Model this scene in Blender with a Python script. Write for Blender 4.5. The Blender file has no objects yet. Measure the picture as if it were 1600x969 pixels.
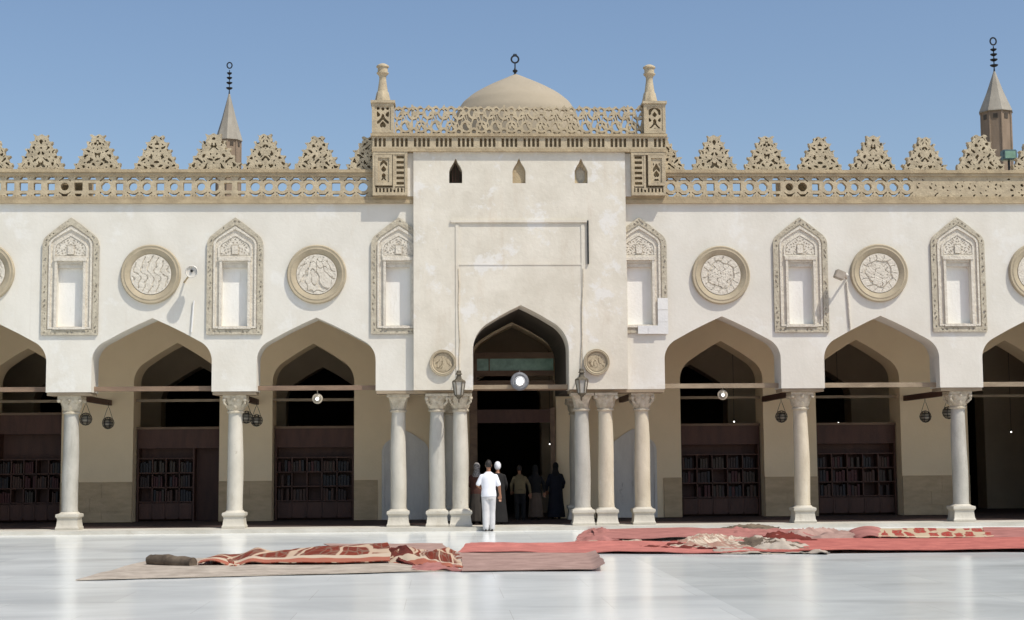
import bpy, bmesh, math, random
import numpy as np
from mathutils import Vector, Matrix
from mathutils import noise as mnoise
from mathutils.geometry import tessellate_polygon
R = math.radians
random.seed(11)
scene = bpy.context.scene
COL = scene.collection

# ------------------------------------------------------------------ camera
F, PSI, TH, RHO, CH, CX, CD = 2435.9, .0461, .0958, -.0075, 1.629, -1.891, 36.7
fw = Vector((math.sin(PSI)*math.cos(TH), math.cos(PSI)*math.cos(TH), math.sin(TH)))
r0 = Vector((math.cos(PSI), -math.sin(PSI), 0)); u0 = r0.cross(fw)
rt = r0*math.cos(RHO)+u0*math.sin(RHO); up = u0*math.cos(RHO)-r0*math.sin(RHO)
CAMLOC = Vector((CX, -CD, CH))
cd = bpy.data.cameras.new('camera'); cam = bpy.data.objects.new('camera', cd); COL.objects.link(cam)
cam.matrix_world = Matrix(((rt.x, up.x, -fw.x, CX), (rt.y, up.y, -fw.y, -CD), (rt.z, up.z, -fw.z, CH), (0, 0, 0, 1)))
cd.sensor_width = 36; cd.lens = 36*F/1600; cd.clip_end = 2000
scene.camera = cam
def at(px, py, Y=None, Z=None):
    d = fw*F+rt*(px-800)-up*(py-484.5)
    t = (Y-CAMLOC.y)/d.y if Y is not None else (Z-CAMLOC.z)/d.z
    return CAMLOC+d*t

# ------------------------------------------------------------------ light
w = bpy.data.worlds.new('World'); scene.world = w; w.use_nodes = True
nt = w.node_tree; bg = nt.nodes['Background']
sky = nt.nodes.new('ShaderNodeTexSky'); sky.sky_type = 'NISHITA'; sky.sun_disc = False
EL, AZ = 57, 48
sky.sun_elevation = R(EL); sky.sun_rotation = R(180-AZ); sky.air_density = 1.0; sky.dust_density = 1.7; sky.ozone_density = 2.3
nt.links.new(sky.outputs[0], bg.inputs[0]); bg.inputs[1].default_value = .132
sd = bpy.data.lights.new('sun', 'SUN'); sd.energy = 3.75; sd.angle = R(.5); sd.color = (1, .95, .86)
sun = bpy.data.objects.new('sun', sd); COL.objects.link(sun)
tosun = Vector((math.sin(R(AZ))*math.cos(R(EL)), -math.cos(R(AZ))*math.cos(R(EL)), math.sin(R(EL))))
sun.rotation_euler = tosun.to_track_quat('Z', 'Y').to_euler()
vs = scene.view_settings; vs.view_transform = 'Standard'; vs.look = 'None'; vs.gamma = 1; vs.exposure = 0.0
scene.render.resolution_x = 1024; scene.render.resolution_y = 620

# ------------------------------------------------------------------ materials
def mat(name, c, c2=None, rough=.85, sc=3.0, stretch=(1, 1, 1), bump=.25, bsc=40, metal=0, spec=None, detail=6, stain=None):
    m = bpy.data.materials.new(name); m.use_nodes = True; n = m.node_tree.nodes; l = m.node_tree.links
    b = n['Principled BSDF']; b.inputs['Roughness'].default_value = rough; b.inputs['Metallic'].default_value = metal
    if spec is not None: b.inputs['Specular IOR Level'].default_value = spec
    tc = n.new('ShaderNodeTexCoord'); geo = n.new('ShaderNodeNewGeometry')
    mp = n.new('ShaderNodeMapping'); mp.inputs['Scale'].default_value = stretch
    l.new(geo.outputs['Position'], mp.inputs[0])
    nz = n.new('ShaderNodeTexNoise'); nz.inputs['Scale'].default_value = sc; nz.inputs['Detail'].default_value = detail
    nz.inputs['Roughness'].default_value = .62
    l.new(mp.outputs[0], nz.inputs[0])
    rp = n.new('ShaderNodeValToRGB'); rp.color_ramp.elements[0].position = .36; rp.color_ramp.elements[1].position = .64
    c2 = c2 or tuple(x*.82 for x in c)
    rp.color_ramp.elements[0].color = (*c2, 1); rp.color_ramp.elements[1].color = (*c, 1)
    l.new(nz.outputs[0], rp.inputs[0]); out = rp.outputs[0]
    if stain:
        for (col, ssc, sst, lo, hi, amt) in stain:
            mp2 = n.new('ShaderNodeMapping'); mp2.inputs['Scale'].default_value = sst; l.new(geo.outputs['Position'], mp2.inputs[0])
            n2 = n.new('ShaderNodeTexNoise'); n2.inputs['Scale'].default_value = ssc; n2.inputs['Detail'].default_value = 8
            n2.inputs['Roughness'].default_value = .7; l.new(mp2.outputs[0], n2.inputs[0])
            mr = n.new('ShaderNodeMapRange'); mr.inputs[1].default_value = lo; mr.inputs[2].default_value = hi
            mr.inputs[3].default_value = 0; mr.inputs[4].default_value = amt; l.new(n2.outputs[0], mr.inputs[0])
            mx = n.new('ShaderNodeMix'); mx.data_type = 'RGBA'; l.new(mr.outputs[0], mx.inputs[0])
            l.new(out, mx.inputs[6]); mx.inputs[7].default_value = (*col, 1); out = mx.outputs[2]
    l.new(out, b.inputs['Base Color'])
    if bump:
        n3 = n.new('ShaderNodeTexNoise'); n3.inputs['Scale'].default_value = bsc; n3.inputs['Detail'].default_value = 5
        l.new(geo.outputs['Position'], n3.inputs[0])
        bp = n.new('ShaderNodeBump'); bp.inputs['Strength'].default_value = bump; bp.inputs['Distance'].default_value = .02
        l.new(n3.outputs[0], bp.inputs['Height']); l.new(bp.outputs[0], b.inputs['Normal'])
    return m
M = {}
M['plaster'] = mat('cream_plaster', (.72, .685, .60), (.655, .62, .535), .9, 1.1, (1, 1, .7), .2, 14, stain=[
    ((.60, .52, .40), 1.3, (2.4, 2.4, .35), .60, .80, .55), ((.50, .445, .36), 9, (1, 1, 1), .64, .74, .55), ((.55, .49, .40), 1.0, (7, 7, .14), .60, .78, .5), ((.62, .56, .46), .5, (1, 1, 1.6), .50, .70, .45), ((.77, .755, .70), .8, (1, 1, 1), .55, .62, .5)])
M['portal_plaster'] = mat('worn_portal_plaster', (.725, .675, .565), (.62, .57, .465), .92, 1.3, (1, 1, 1), .3, 12, stain=[
    ((.56, .46, .34), 1.1, (2.0, 2, .4), .56, .76, .6), ((.45, .39, .31), 11, (1, 1, 1), .64, .72, .6), ((.50, .42, .31), 1.0, (6, 6, .16), .60, .78, .5), ((.76, .74, .69), 1.2, (1, 1, 1), .56, .62, .7)])
M['white_patch'] = mat('whitewashed_plaster', (.75, .735, .69), (.68, .67, .64), .9, 2, (1, 1, 1), .3, 20)
M['stone'] = mat('tan_stone', (.46, .365, .225), (.335, .26, .16), .9, 3.5, (1, 1, 1), .6, 25, stain=[((.24, .19, .13), 5, (1, 1, .6), .62, .75, .6)])
M['stone_light'] = mat('pale_carved_stone', (.52, .43, .285), (.38, .31, .205), .9, 4, (1, 1, 1), .6, 25, stain=[((.26, .21, .15), 8, (1, 1, .6), .6, .72, .6)])
M['merlon_stone'] = mat('weathered_merlon_stone', (.54, .455, .31), (.36, .30, .20), .9, 5, (1, 1, 1), .8, 30, stain=[((.20, .165, .12), 2.2, (1, 1, .5), .56, .72, .5), ((.16, .13, .09), 14, (1, 1, 1), .62, .70, .6)])
M['stone_frame'] = mat('stucco_frame_stone', (.53, .475, .36), (.40, .35, .26), .9, 8, (1, 1, 1), .9, 18, stain=[((.25, .21, .16), 16, (1, 1, 1), .60, .68, .7)])
M['stucco'] = mat('pale_stucco', (.70, .645, .54), (.58, .525, .43), .9, 9, (1, 1, 1), .9, 22, stain=[((.36, .30, .23), 18, (1, 1, 1), .62, .70, .5)])
M['ring'] = mat('medallion_ring_stone', (.44, .37, .255), (.37, .31, .21), .9, 4, (1, 1, 1), .3, 30)
M['tan_wall'] = mat('tan_gallery_plaster', (.88, .715, .475), (.83, .67, .44), .9, 1, (1, 1, 1), .2, 18)
M['vault'] = mat('shaded_vault_plaster', (.085, .07, .05), (.065, .055, .04), .9, 1, (1, 1, 1), .2, 18)  # shade of the deep vault put into the plaster colour
M['dado'] = mat('dado_stone', (.60, .45, .27), (.48, .355, .21), .8, 2, (1, 1, 3), .3, 18)
M['recess_white'] = mat('whitewashed_recess', (.82, .80, .745), (.76, .735, .67), .9, 2, (1, 1, .5), .3, 18, stain=[((.52, .46, .36), 2, (3, 3, .4), .58, .76, .5)])
M['column'] = mat('column_marble', (.60, .56, .47), (.50, .465, .385), .55, 2.2, (1, 1, .6), .35, 18, stain=[((.36, .31, .23), 3, (1.6, 1.6, .35), .56, .72, .55), ((.30, .25, .18), 9, (1, 1, .8), .63, .70, .5)])
M['column_warm'] = mat('honey_column_marble', (.64, .565, .43), (.53, .46, .34), .55, 2, (1, 1, .6), .35, 18, stain=[((.38, .31, .21), 3.5, (1.6, 1.6, .3), .54, .72, .6), ((.74, .71, .64), 2, (1, 1, .5), .58, .66, .5)])
M['column_grey'] = mat('grey_column_marble', (.50, .475, .41), (.40, .38, .325), .5, 2.5, (1, 1, .6), .35, 18, stain=[((.30, .275, .23), 4, (1.6, 1.6, .3), .55, .72, .6), ((.25, .22, .17), 11, (1, 1, .8), .63, .70, .5)])
M['capital'] = mat('capital_stone', (.60, .535, .41), (.42, .36, .26), .85, 9, (1, 1, 1), .8, 25, stain=[((.20, .165, .11), 12, (1, 1, 1), .58, .68, .6)])
M['dome'] = mat('dome_plaster', (.385, .325, .235), (.355, .30, .215), .9, 1.2, (1, 1, 1), .15, 20)
M['wood'] = mat('brown_beam_wood', (.25, .165, .105), (.17, .11, .07), .7, 6, (.3, 1, 1), .3, 30)
M['wood_dark'] = mat('dark_case_wood', (.10, .042, .026), (.068, .029, .018), .6, 5, (1, 1, .2), .3, 30)
M['wood_pale'] = mat('weathered_beam_wood', (.36, .285, .19), (.25, .19, .125), .75, 6, (.3, 1, 1), .3, 30)
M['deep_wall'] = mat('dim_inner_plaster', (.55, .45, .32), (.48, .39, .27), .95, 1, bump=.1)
M['void'] = mat('unlit_interior_plaster', (.10, .085, .065), (.075, .06, .045), .95, 2, bump=0)  # gloom of closed interiors put into the base colour
M['ceiling'] = mat('timber_ceiling', (.16, .11, .07), (.10, .07, .045), .85, 4, (1, .2, 1), .2, 20)
M['metal'] = mat('dark_metal', (.05, .047, .045), (.03, .03, .03), .45, 12, bump=.1, metal=.7)
M['bronze'] = mat('dusty_bronze', (.15, .125, .085), (.09, .075, .05), .6, 12, bump=.1, metal=.2)
M['grey_metal'] = mat('grey_enamel_rim', (.20, .205, .215), (.13, .135, .145), .5, 12, bump=.1)
M['iron'] = mat('black_finial_metal', (.02, .024, .028), (.012, .014, .017), .5, 12, bump=.1, metal=.3)
M['lead'] = mat('lead_cone_sheet', (.36, .33, .27), (.28, .25, .20), .7, 3, (1, 1, .3), .2, 20)
M['minaret'] = mat('minaret_stone', (.30, .225, .16), (.235, .175, .12), .9, 3, (1, 1, .3), .3, 10)
M['door_grey'] = mat('grey_painted_door', (.74, .70, .63), (.64, .60, .54), .7, 4, (1, 1, .3), .3, 20, stain=[((.20, .17, .14), 6, (1, 1, .4), .62, .72, .6)])
M['white_paint'] = mat('white_enamel', (.66, .63, .56), (.56, .52, .45), .4, 6, bump=.05, stain=[((.42, .25, .10), 9, (1, 1, 1), .6, .68, .7)])
M['camera_box'] = mat('weathered_grey_housing', (.42, .36, .29), (.33, .28, .22), .6, 6, bump=.1)
M['teal_metal'] = mat('teal_grey_housing', (.10, .17, .18), (.07, .12, .13), .5, 6, bump=.1)
M['white_cloth'] = mat('white_cotton', (.86, .87, .90), (.80, .81, .85), .9, 8, bump=.15, bsc=25)
M['cream_cloth'] = mat('offwhite_cotton', (.60, .59, .585), (.53, .52, .515), .9, 8, bump=.15, bsc=25)
M['skin'] = mat('brown_skin', (.36, .17, .095), (.31, .145, .08), .5, 20, bump=.03)
M['hair'] = mat('black_hair', (.018, .013, .010), (.010, .008, .006), .6, 60, bump=.4, bsc=90)
M['grey_cloth'] = mat('grey_brown_cloth', (.055, .046, .038), (.04, .033, .028), .9, 8, bump=.15)
M['red_cloth'] = mat('rust_red_cloth', (.10, .034, .022), (.055, .025, .02), .9, 30, bump=.15)
M['scarf'] = mat('patterned_grey_scarf', (.42, .40, .38), (.04, .04, .045), .9, 45, bump=.15)
M['navy_cloth'] = mat('navy_cloth', (.012, .013, .022), (.008, .009, .016), .9, 8, bump=.15)
M['ochre_cloth'] = mat('shaded_yellow_cotton', (.21, .16, .08), (.165, .125, .065), .9, 8, bump=.15)  # yellow darkened to carry the dimness inside the portal
M['tan_cloth'] = mat('tan_skirt_cloth', (.13, .09, .065), (.105, .075, .052), .9, 8, bump=.15)  # tan darkened too, for the dim portal interior
M['black_cloth'] = mat('black_cloth', (.010, .009, .009), (.007, .006, .006), .9, 8, bump=.15)
M['shoe'] = mat('black_leather', (.02, .018, .016), None, .4, 8, bump=.05)
M['roof'] = mat('roof_screed', (.34, .29, .22), (.27, .23, .175), .95, 1, bump=.3)
M['ground'] = mat('packed_ground', (.32, .28, .22), (.26, .22, .17), .95, .4, bump=.3)
M['gallery_floor'] = mat('gallery_carpeting', (.055, .030, .024), (.035, .02, .018), .9, 1.5, (.4, 1, 1), .2, 30)
M['kerb'] = mat('kerb_stone', (.60, .57, .50), (.48, .45, .38), .7, 2, (.5, 1, 1), .3, 20, stain=[((.30, .26, .20), 4, (.6, 1, 1), .6, .72, .6)])
def glass_mat(name, c, rough=.15, emit=None):
    m = mat(name, c, tuple(x*.7 for x in c), rough, 5, bump=0)
    if emit:
        b = m.node_tree.nodes['Principled BSDF']; b.inputs['Emission Color'].default_value = (*emit[0], 1); b.inputs['Emission Strength'].default_value = emit[1]
    return m
M['green_glass'] = glass_mat('green_transom_glass', (.30, .50, .38), .2)
M['lamp_glass'] = glass_mat('milky_lamp_glass', (.66, .67, .68), .15)
M['smoky_glass'] = glass_mat('dusty_lamp_glass', (.30, .27, .21), .2)
M['lantern_glass'] = glass_mat('lantern_pane_glass', (.50, .47, .40), .12)
M['bulb'] = glass_mat('lit_bulb', (.9, .9, .88), .3, ((1, .97, .9), 3.0))
BOOKC = [(.07, .014, .012), (.022, .020, .022), (.075, .032, .017), (.035, .018, .014), (.055, .038, .024)]
for i, c in enumerate(BOOKC): M['book%d' % i] = mat('book_binding', c, None, .6, 10, bump=.05)

def marble():
    m = bpy.data.materials.new('polished_white_marble'); m.use_nodes = True; n = m.node_tree.nodes; l = m.node_tree.links
    b = n['Principled BSDF']; geo = n.new('ShaderNodeNewGeometry')
    def noise(sc, st, det=6, rg=.6):
        mp = n.new('ShaderNodeMapping'); mp.inputs['Scale'].default_value = st; l.new(geo.outputs['Position'], mp.inputs[0])
        z = n.new('ShaderNodeTexNoise'); z.inputs['Scale'].default_value = sc; z.inputs['Detail'].default_value = det
        z.inputs['Roughness'].default_value = rg; z.inputs['Distortion'].default_value = .6; l.new(mp.outputs[0], z.inputs[0]); return z
    def ramp(src, p0, p1, c0, c1):
        r = n.new('ShaderNodeValToRGB'); r.color_ramp.elements[0].position = p0; r.color_ramp.elements[1].position = p1
        r.color_ramp.elements[0].color = (*c0, 1); r.color_ramp.elements[1].color = (*c1, 1); l.new(src, r.inputs[0]); return r
    a = ramp(noise(.5, (.22, .42, 1), 5).outputs[0], .25, .75, (.76, .785, .77), (.84, .855, .83))
    v = noise(1.2, (.22, .55, 1), 8, .62)
    vr = ramp(v.outputs[0], .56, .80, (1, 1, 1), (.80, .80, .78))
    mx = n.new('ShaderNodeMix'); mx.data_type = 'RGBA'; mx.blend_type = 'MULTIPLY'; mx.inputs[0].default_value = 1
    l.new(a.outputs[0], mx.inputs[6]); l.new(vr.outputs[0], mx.inputs[7])
    # slabs: per-slab tone and thin joints
    br = n.new('ShaderNodeTexBrick'); br.inputs['Scale'].default_value = 1; br.inputs['Brick Width'].default_value = 2.3
    br.inputs['Row Height'].default_value = 1.5; br.inputs['Mortar Size'].default_value = .003; br.inputs['Bias'].default_value = 0
    br.inputs['Color1'].default_value = (.89, .90, .90, 1); br.inputs['Color2'].default_value = (1, 1, .99, 1); br.inputs['Mortar'].default_value = (.66, .64, .60, 1)
    rot = n.new('ShaderNodeMapping'); rot.inputs['Rotation'].default_value = (0, 0, R(0)); l.new(geo.outputs['Position'], rot.inputs[0]); l.new(rot.outputs[0], br.inputs[0])
    m2 = n.new('ShaderNodeMix'); m2.data_type = 'RGBA'; m2.blend_type = 'MULTIPLY'; m2.inputs[0].default_value = .8
    l.new(mx.outputs[2], m2.inputs[6]); l.new(br.outputs[0], m2.inputs[7]); 
    sx = n.new('ShaderNodeSeparateXYZ'); l.new(geo.outputs['Position'], sx.inputs[0])
    gx = n.new('ShaderNodeMath'); gx.operation = 'GREATER_THAN'; gx.inputs[1].default_value = 1.32; l.new(sx.outputs[0], gx.inputs[0])
    gy = n.new('ShaderNodeMath'); gy.operation = 'LESS_THAN'; gy.inputs[1].default_value = -10.6; l.new(sx.outputs[1], gy.inputs[0])
    gg = n.new('ShaderNodeMath'); gg.operation = 'MULTIPLY'; l.new(gx.outputs[0], gg.inputs[0]); l.new(gy.outputs[0], gg.inputs[1])
    m4 = n.new('ShaderNodeMix'); m4.data_type = 'RGBA'; m4.blend_type = 'MULTIPLY'; l.new(gg.outputs[0], m4.inputs[0]); l.new(m2.outputs[2], m4.inputs[6]); m4.inputs[7].default_value = (.89, .90, .895, 1)
    l.new(m4.outputs[2], b.inputs['Base Color'])
    rr = n.new('ShaderNodeMapRange'); rr.inputs[1].default_value = .35; rr.inputs[2].default_value = .7; rr.inputs[3].default_value = .15; rr.inputs[4].default_value = .235
    l.new(noise(1.1, (.35, .6, 1)).outputs[0], rr.inputs[0]); l.new(rr.outputs[0], b.inputs['Roughness'])
    bz = noise(3.0, (.6, 1, 1), 2); bp = n.new('ShaderNodeBump'); bp.inputs['Strength'].default_value = .012; bp.inputs['Distance'].default_value = .02
    l.new(bz.outputs[0], bp.inputs['Height']); l.new(bp.outputs[0], b.inputs['Normal'])
    b.inputs['Specular IOR Level'].default_value = .5
    return m
M['marble'] = marble()

def carpet_mat(name, base, base2, motif=None, mcol=None, bands=None):
    """pile colour with worn noise; optional woven motif in object UV space"""
    m = bpy.data.materials.new(name); m.use_nodes = True; n = m.node_tree.nodes; l = m.node_tree.links
    b = n['Principled BSDF']; b.inputs['Roughness'].default_value = .95; b.inputs['Specular IOR Level'].default_value = .15
    geo = n.new('ShaderNodeNewGeometry'); uv = n.new('ShaderNodeUVMap')
    z = n.new('ShaderNodeTexNoise'); z.inputs['Scale'].default_value = 2.6; z.inputs['Detail'].default_value = 8; z.inputs['Roughness'].default_value = .7
    l.new(geo.outputs['Position'], z.inputs[0])
    r = n.new('ShaderNodeValToRGB'); r.color_ramp.elements[0].position = .35; r.color_ramp.elements[1].position = .65
    r.color_ramp.elements[0].color = (*[c*.85 for c in base2], 1); r.color_ramp.elements[1].color = (*base, 1); l.new(z.outputs[0], r.inputs[0])
    out = r.outputs[0]
    if motif:
        sx, sy, lo, hi = motif
        mp = n.new('ShaderNodeMapping'); mp.inputs['Scale'].default_value = (sx, sy, 1); l.new(uv.outputs[0], mp.inputs[0])
        nz = n.new('ShaderNodeTexNoise'); nz.inputs['Scale'].default_value = 1.3; nz.inputs['Detail'].default_value = 1; l.new(mp.outputs[0], nz.inputs[0])
        vm = n.new('ShaderNodeVectorMath'); vm.operation = 'MULTIPLY_ADD'; l.new(nz.outputs[1], vm.inputs[0]); vm.inputs[1].default_value = (.5, .5, 0); l.new(mp.outputs[0], vm.inputs[2])
        vo = n.new('ShaderNodeTexVoronoi'); vo.feature = 'DISTANCE_TO_EDGE'; vo.inputs['Scale'].default_value = 1; vo.inputs['Randomness'].default_value = .55; l.new(vm.outputs[0], vo.inputs[0])
        v2 = n.new('ShaderNodeTexVoronoi'); v2.feature = 'DISTANCE_TO_EDGE'; v2.inputs['Scale'].default_value = 3.7; l.new(vm.outputs[0], v2.inputs[0])
        r2 = n.new('ShaderNodeMapRange'); r2.inputs[1].default_value = .03; r2.inputs[2].default_value = .10; r2.inputs[3].default_value = .55; r2.inputs[4].default_value = 0; l.new(v2.outputs[0], r2.inputs[0])
        x2 = n.new('ShaderNodeMix'); x2.data_type = 'RGBA'; l.new(r2.outputs[0], x2.inputs[0]); l.new(out, x2.inputs[6]); x2.inputs[7].default_value = tuple(c*.45 for c in mcol)+(1,); out = x2.outputs[2]
        mr = n.new('ShaderNodeMapRange'); mr.inputs[1].default_value = lo; mr.inputs[2].default_value = hi; l.new(vo.outputs[0], mr.inputs[0])
        mx = n.new('ShaderNodeMix'); mx.data_type = 'RGBA'; l.new(mr.outputs[0], mx.inputs[0]); mx.inputs[6].default_value = (*mcol, 1); l.new(out, mx.inputs[7]); out = mx.outputs[2]
    if bands:   # border stripes along v: (v0, v1, colour)
        sp = n.new('ShaderNodeSeparateXYZ'); l.new(uv.outputs[0], sp.inputs[0])
        for (axis, v0, v1, col) in bands:
            src = sp.outputs[1 if axis == 'v' else 0]
            g1 = n.new('ShaderNodeMath'); g1.operation = 'GREATER_THAN'; l.new(src, g1.inputs[0]); g1.inputs[1].default_value = v0
            g2 = n.new('ShaderNodeMath'); g2.operation = 'LESS_THAN'; l.new(src, g2.inputs[0]); g2.inputs[1].default_value = v1
            g = n.new('ShaderNodeMath'); g.operation = 'MULTIPLY'; l.new(g1.outputs[0], g.inputs[0]); l.new(g2.outputs[0], g.inputs[1])
            mx = n.new('ShaderNodeMix'); mx.data_type = 'RGBA'; l.new(g.outputs[0], mx.inputs[0]); l.new(out, mx.inputs[6]); mx.inputs[7].default_value = (*col, 1); out = mx.outputs[2]
    l.new(out, b.inputs['Base Color'])
    wz = n.new('ShaderNodeTexNoise'); wz.inputs['Scale'].default_value = 60; l.new(geo.outputs['Position'], wz.inputs[0])
    bp = n.new('ShaderNodeBump'); bp.inputs['Strength'].default_value = .4; bp.inputs['Distance'].default_value = .01
    l.new(wz.outputs[0], bp.inputs['Height']); l.new(bp.outputs[0], b.inputs['Normal'])
    return m

# ------------------------------------------------------------------ object helpers
def obj(name, bm, m, parent=None, smooth=False, angle=40):
    bmesh.ops.recalc_face_normals(bm, faces=bm.faces)
    me = bpy.data.meshes.new(name); bm.to_mesh(me); bm.free(); me.materials.append(m)
    if smooth:
        me.shade_smooth()
        try: me.set_sharp_from_angle(angle=R(angle))
        except Exception: pass
    o = bpy.data.objects.new(name, me); COL.objects.link(o)
    if parent: o.parent = parent
    return o
def thing(name, label, cat, loc=(0, 0, 0), rz=0, group=None):
    o = bpy.data.objects.new(name, None); COL.objects.link(o); o.empty_display_size = .2
    o.location = loc; o.rotation_euler.z = rz; o['label'] = label; o['category'] = cat
    if group: o['group'] = group
    return o
def tag(o, label, cat, group=None):
    o['label'] = label; o['category'] = cat
    if group: o['group'] = group
    return o
def struct(o): o['kind'] = 'structure'; return o
def copy_tree(o, parent=None):
    c = o.copy(); COL.objects.link(c); c.parent = parent
    for ch in list(o.children): copy_tree(ch, c)
    return c
def box(bm, x0, x1, y0, y1, z0, z1):
    v = [bm.verts.new(p) for p in ((x0, y0, z0), (x1, y0, z0), (x1, y1, z0), (x0, y1, z0), (x0, y0, z1), (x1, y0, z1), (x1, y1, z1), (x0, y1, z1))]
    for f in ((0, 3, 2, 1), (4, 5, 6, 7), (0, 1, 5, 4), (1, 2, 6, 5), (2, 3, 7, 6), (3, 0, 4, 7)): bm.faces.new([v[i] for i in f])
    return v
def prism(bm, loops, y0, y1):
    """loops in XZ (first outer, rest holes) extruded from y0 to y1"""
    tri = tessellate_polygon([[Vector((x, z, 0)) for x, z in lp] for lp in loops])
    flat = [p for lp in loops for p in lp]
    A = [bm.verts.new((x, y0, z)) for x, z in flat]; B = [bm.verts.new((x, y1, z)) for x, z in flat]
    for t in tri:
        try: bm.faces.new([A[i] for i in t]); bm.faces.new([B[i] for i in reversed(t)])
        except ValueError: pass
    k = 0
    for lp in loops:
        for i in range(len(lp)):
            a, b = k+i, k+(i+1) % len(lp)
            try: bm.faces.new((A[a], A[b], B[b], B[a]))
            except ValueError: pass
        k += len(lp)
def lathe(bm, prof, cx=0, cy=0, seg=24, axis='z', cz=0, wob=None):
    rings = []
    for r, h in prof:
        ring = []
        for i in range(seg):
            a = 2*math.pi*i/seg; c, s = math.cos(a)*r, math.sin(a)*r
            if axis == 'z': ring.append(bm.verts.new((cx+c, cy+s, h)))
            else: ring.append(bm.verts.new((cx+c, h, cz+s)))
        rings.append(ring)
    for a, b in zip(rings, rings[1:]):
        for i in range(seg): bm.faces.new((a[i], a[(i+1) % seg], b[(i+1) % seg], b[i]))
    bm.faces.new(rings[0][::-1]); bm.faces.new(rings[-1])
def tube(bm, pts, r, seg=8, r2=None):
    pts = [Vector(p) for p in pts]; rings = []
    n = len(pts)
    for i, p in enumerate(pts):
        d = (pts[min(i+1, n-1)]-pts[max(i-1, 0)]).normalized()
        a = d.orthogonal().normalized() if i == 0 else (pa-d*pa.dot(d)).normalized()
        pa = a; b = d.cross(a); rr = r if r2 is None else r+(r2-r)*i/(n-1)
        rings.append([bm.verts.new(p+(a*math.cos(2*math.pi*k/seg)+b*math.sin(2*math.pi*k/seg))*rr) for k in range(seg)])
    for a, b in zip(rings, rings[1:]):
        for i in range(seg): bm.faces.new((a[i], a[(i+1) % seg], b[(i+1) % seg], b[i]))
    bm.faces.new(rings[0][::-1]); bm.faces.new(rings[-1])
def ring_loop(bm, c, rad, r, axis='y', seg=16, ts=6, sx=1, sz=1):
    P = []
    for i in range(seg):
        a = 2*math.pi*i/seg
        if axis == 'y': P.append((Vector((c[0]+rad*sx*math.cos(a), c[1], c[2]+rad*sz*math.sin(a))), Vector((math.cos(a), 0, math.sin(a))), Vector((0, 1, 0))))
        else: P.append((Vector((c[0]+rad*math.cos(a), c[1]+rad*math.sin(a), c[2])), Vector((math.cos(a), math.sin(a), 0)), Vector((0, 0, 1))))
    rings = [[bm.verts.new(p+(n*math.cos(2*math.pi*k/ts)+b*math.sin(2*math.pi*k/ts))*r) for k in range(ts)] for p, n, b in P]
    for i in range(seg):
        a, b = rings[i], rings[(i+1) % seg]
        for k in range(ts): bm.faces.new((a[k], a[(k+1) % ts], b[(k+1) % ts], b[k]))
def sphere(bm, c, rx, ry=None, rz=None, seg=12):
    m_ = Matrix.Translation(c) @ Matrix.Diagonal((rx, ry or rx, rz or rx, 1))
    bmesh.ops.create_uvsphere(bm, u_segments=seg, v_segments=max(6, seg*2//3), radius=1, matrix=m_)
def carve(bm, fn, x0, x1, z0, z1, res, y0, y1):
    """slab whose outline and piercings are where fn(X,Z) > 0 (marching squares)"""
    nx = max(2, int(round((x1-x0)/res))); nz = max(2, int(round((z1-z0)/res)))
    xs = np.linspace(x0, x1, nx+1); zs = np.linspace(z0, z1, nz+1)
    X, Z = np.meshgrid(xs, zs, indexing='ij'); V = fn(X, Z)
    V = np.pad(V, 1, constant_values=-1e-3)
    xs = np.concatenate(([x0-1e-4], xs, [x1+1e-4])); zs = np.concatenate(([z0-1e-4], zs, [z1+1e-4]))
    cache = {}
    def vert(key, x, z):
        if key not in cache: cache[key] = (bm.verts.new((x, y0, z)), bm.verts.new((x, y1, z)))
        return cache[key]
    for i in range(V.shape[0]-1):
        for j in range(V.shape[1]-1):
            c = ((i, j), (i+1, j), (i+1, j+1), (i, j+1)); vals = [V[p] for p in c]
            if max(vals) <= 0: continue
            poly = []; cut = []
            for k in range(4):
                p, q = c[k], c[(k+1) % 4]; a, b = vals[k], vals[(k+1) % 4]
                if a > 0: poly.append(vert(p, xs[p[0]], zs[p[1]])); cut.append(0)
                if (a > 0) != (b > 0):
                    t = a/(a-b); t = min(.98, max(.02, t)); key = (min(p, q), max(p, q))
                    poly.append(vert(key, xs[p[0]]+(xs[q[0]]-xs[p[0]])*t, zs[p[1]]+(zs[q[1]]-zs[p[1]])*t)); cut.append(1)
            if len(poly) < 3: continue
            try:
                bm.faces.new([v[0] for v in poly]); bm.faces.new([v[1] for v in reversed(poly)])
                for k in range(len(poly)):
                    k2 = (k+1) % len(poly)
                    if cut[k] and cut[k2]: bm.faces.new((poly[k][0], poly[k2][0], poly[k2][1], poly[k][1]))
            except ValueError: pass

def arch_half(half, zs, r, slope, n=9, keel=.0):
    """points from right spring to apex (x>=0), pointed keel arch"""
    a = math.atan2(1, slope); cx = half-r
    P = [(cx+r*math.cos(a*i/n), zs+r*math.sin(a*i/n)) for i in range(n+1)]
    x, z = P[-1]
    apex = z+x*slope
    P += [(x*(1-t), z+(apex-z)*t+keel*math.sin(math.pi*t)) for t in (.35, .7, 1)]
    return P
def arch_pts(cx, half, zs, r, slope, keel=0.02):
    """left bottom-spring -> apex -> right spring"""
    h = arch_half(half, zs, r, slope, keel=keel)
    return [(cx-x, z) for x, z in h]+[(cx+x, z) for x, z in reversed(h[:-1])]

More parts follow.
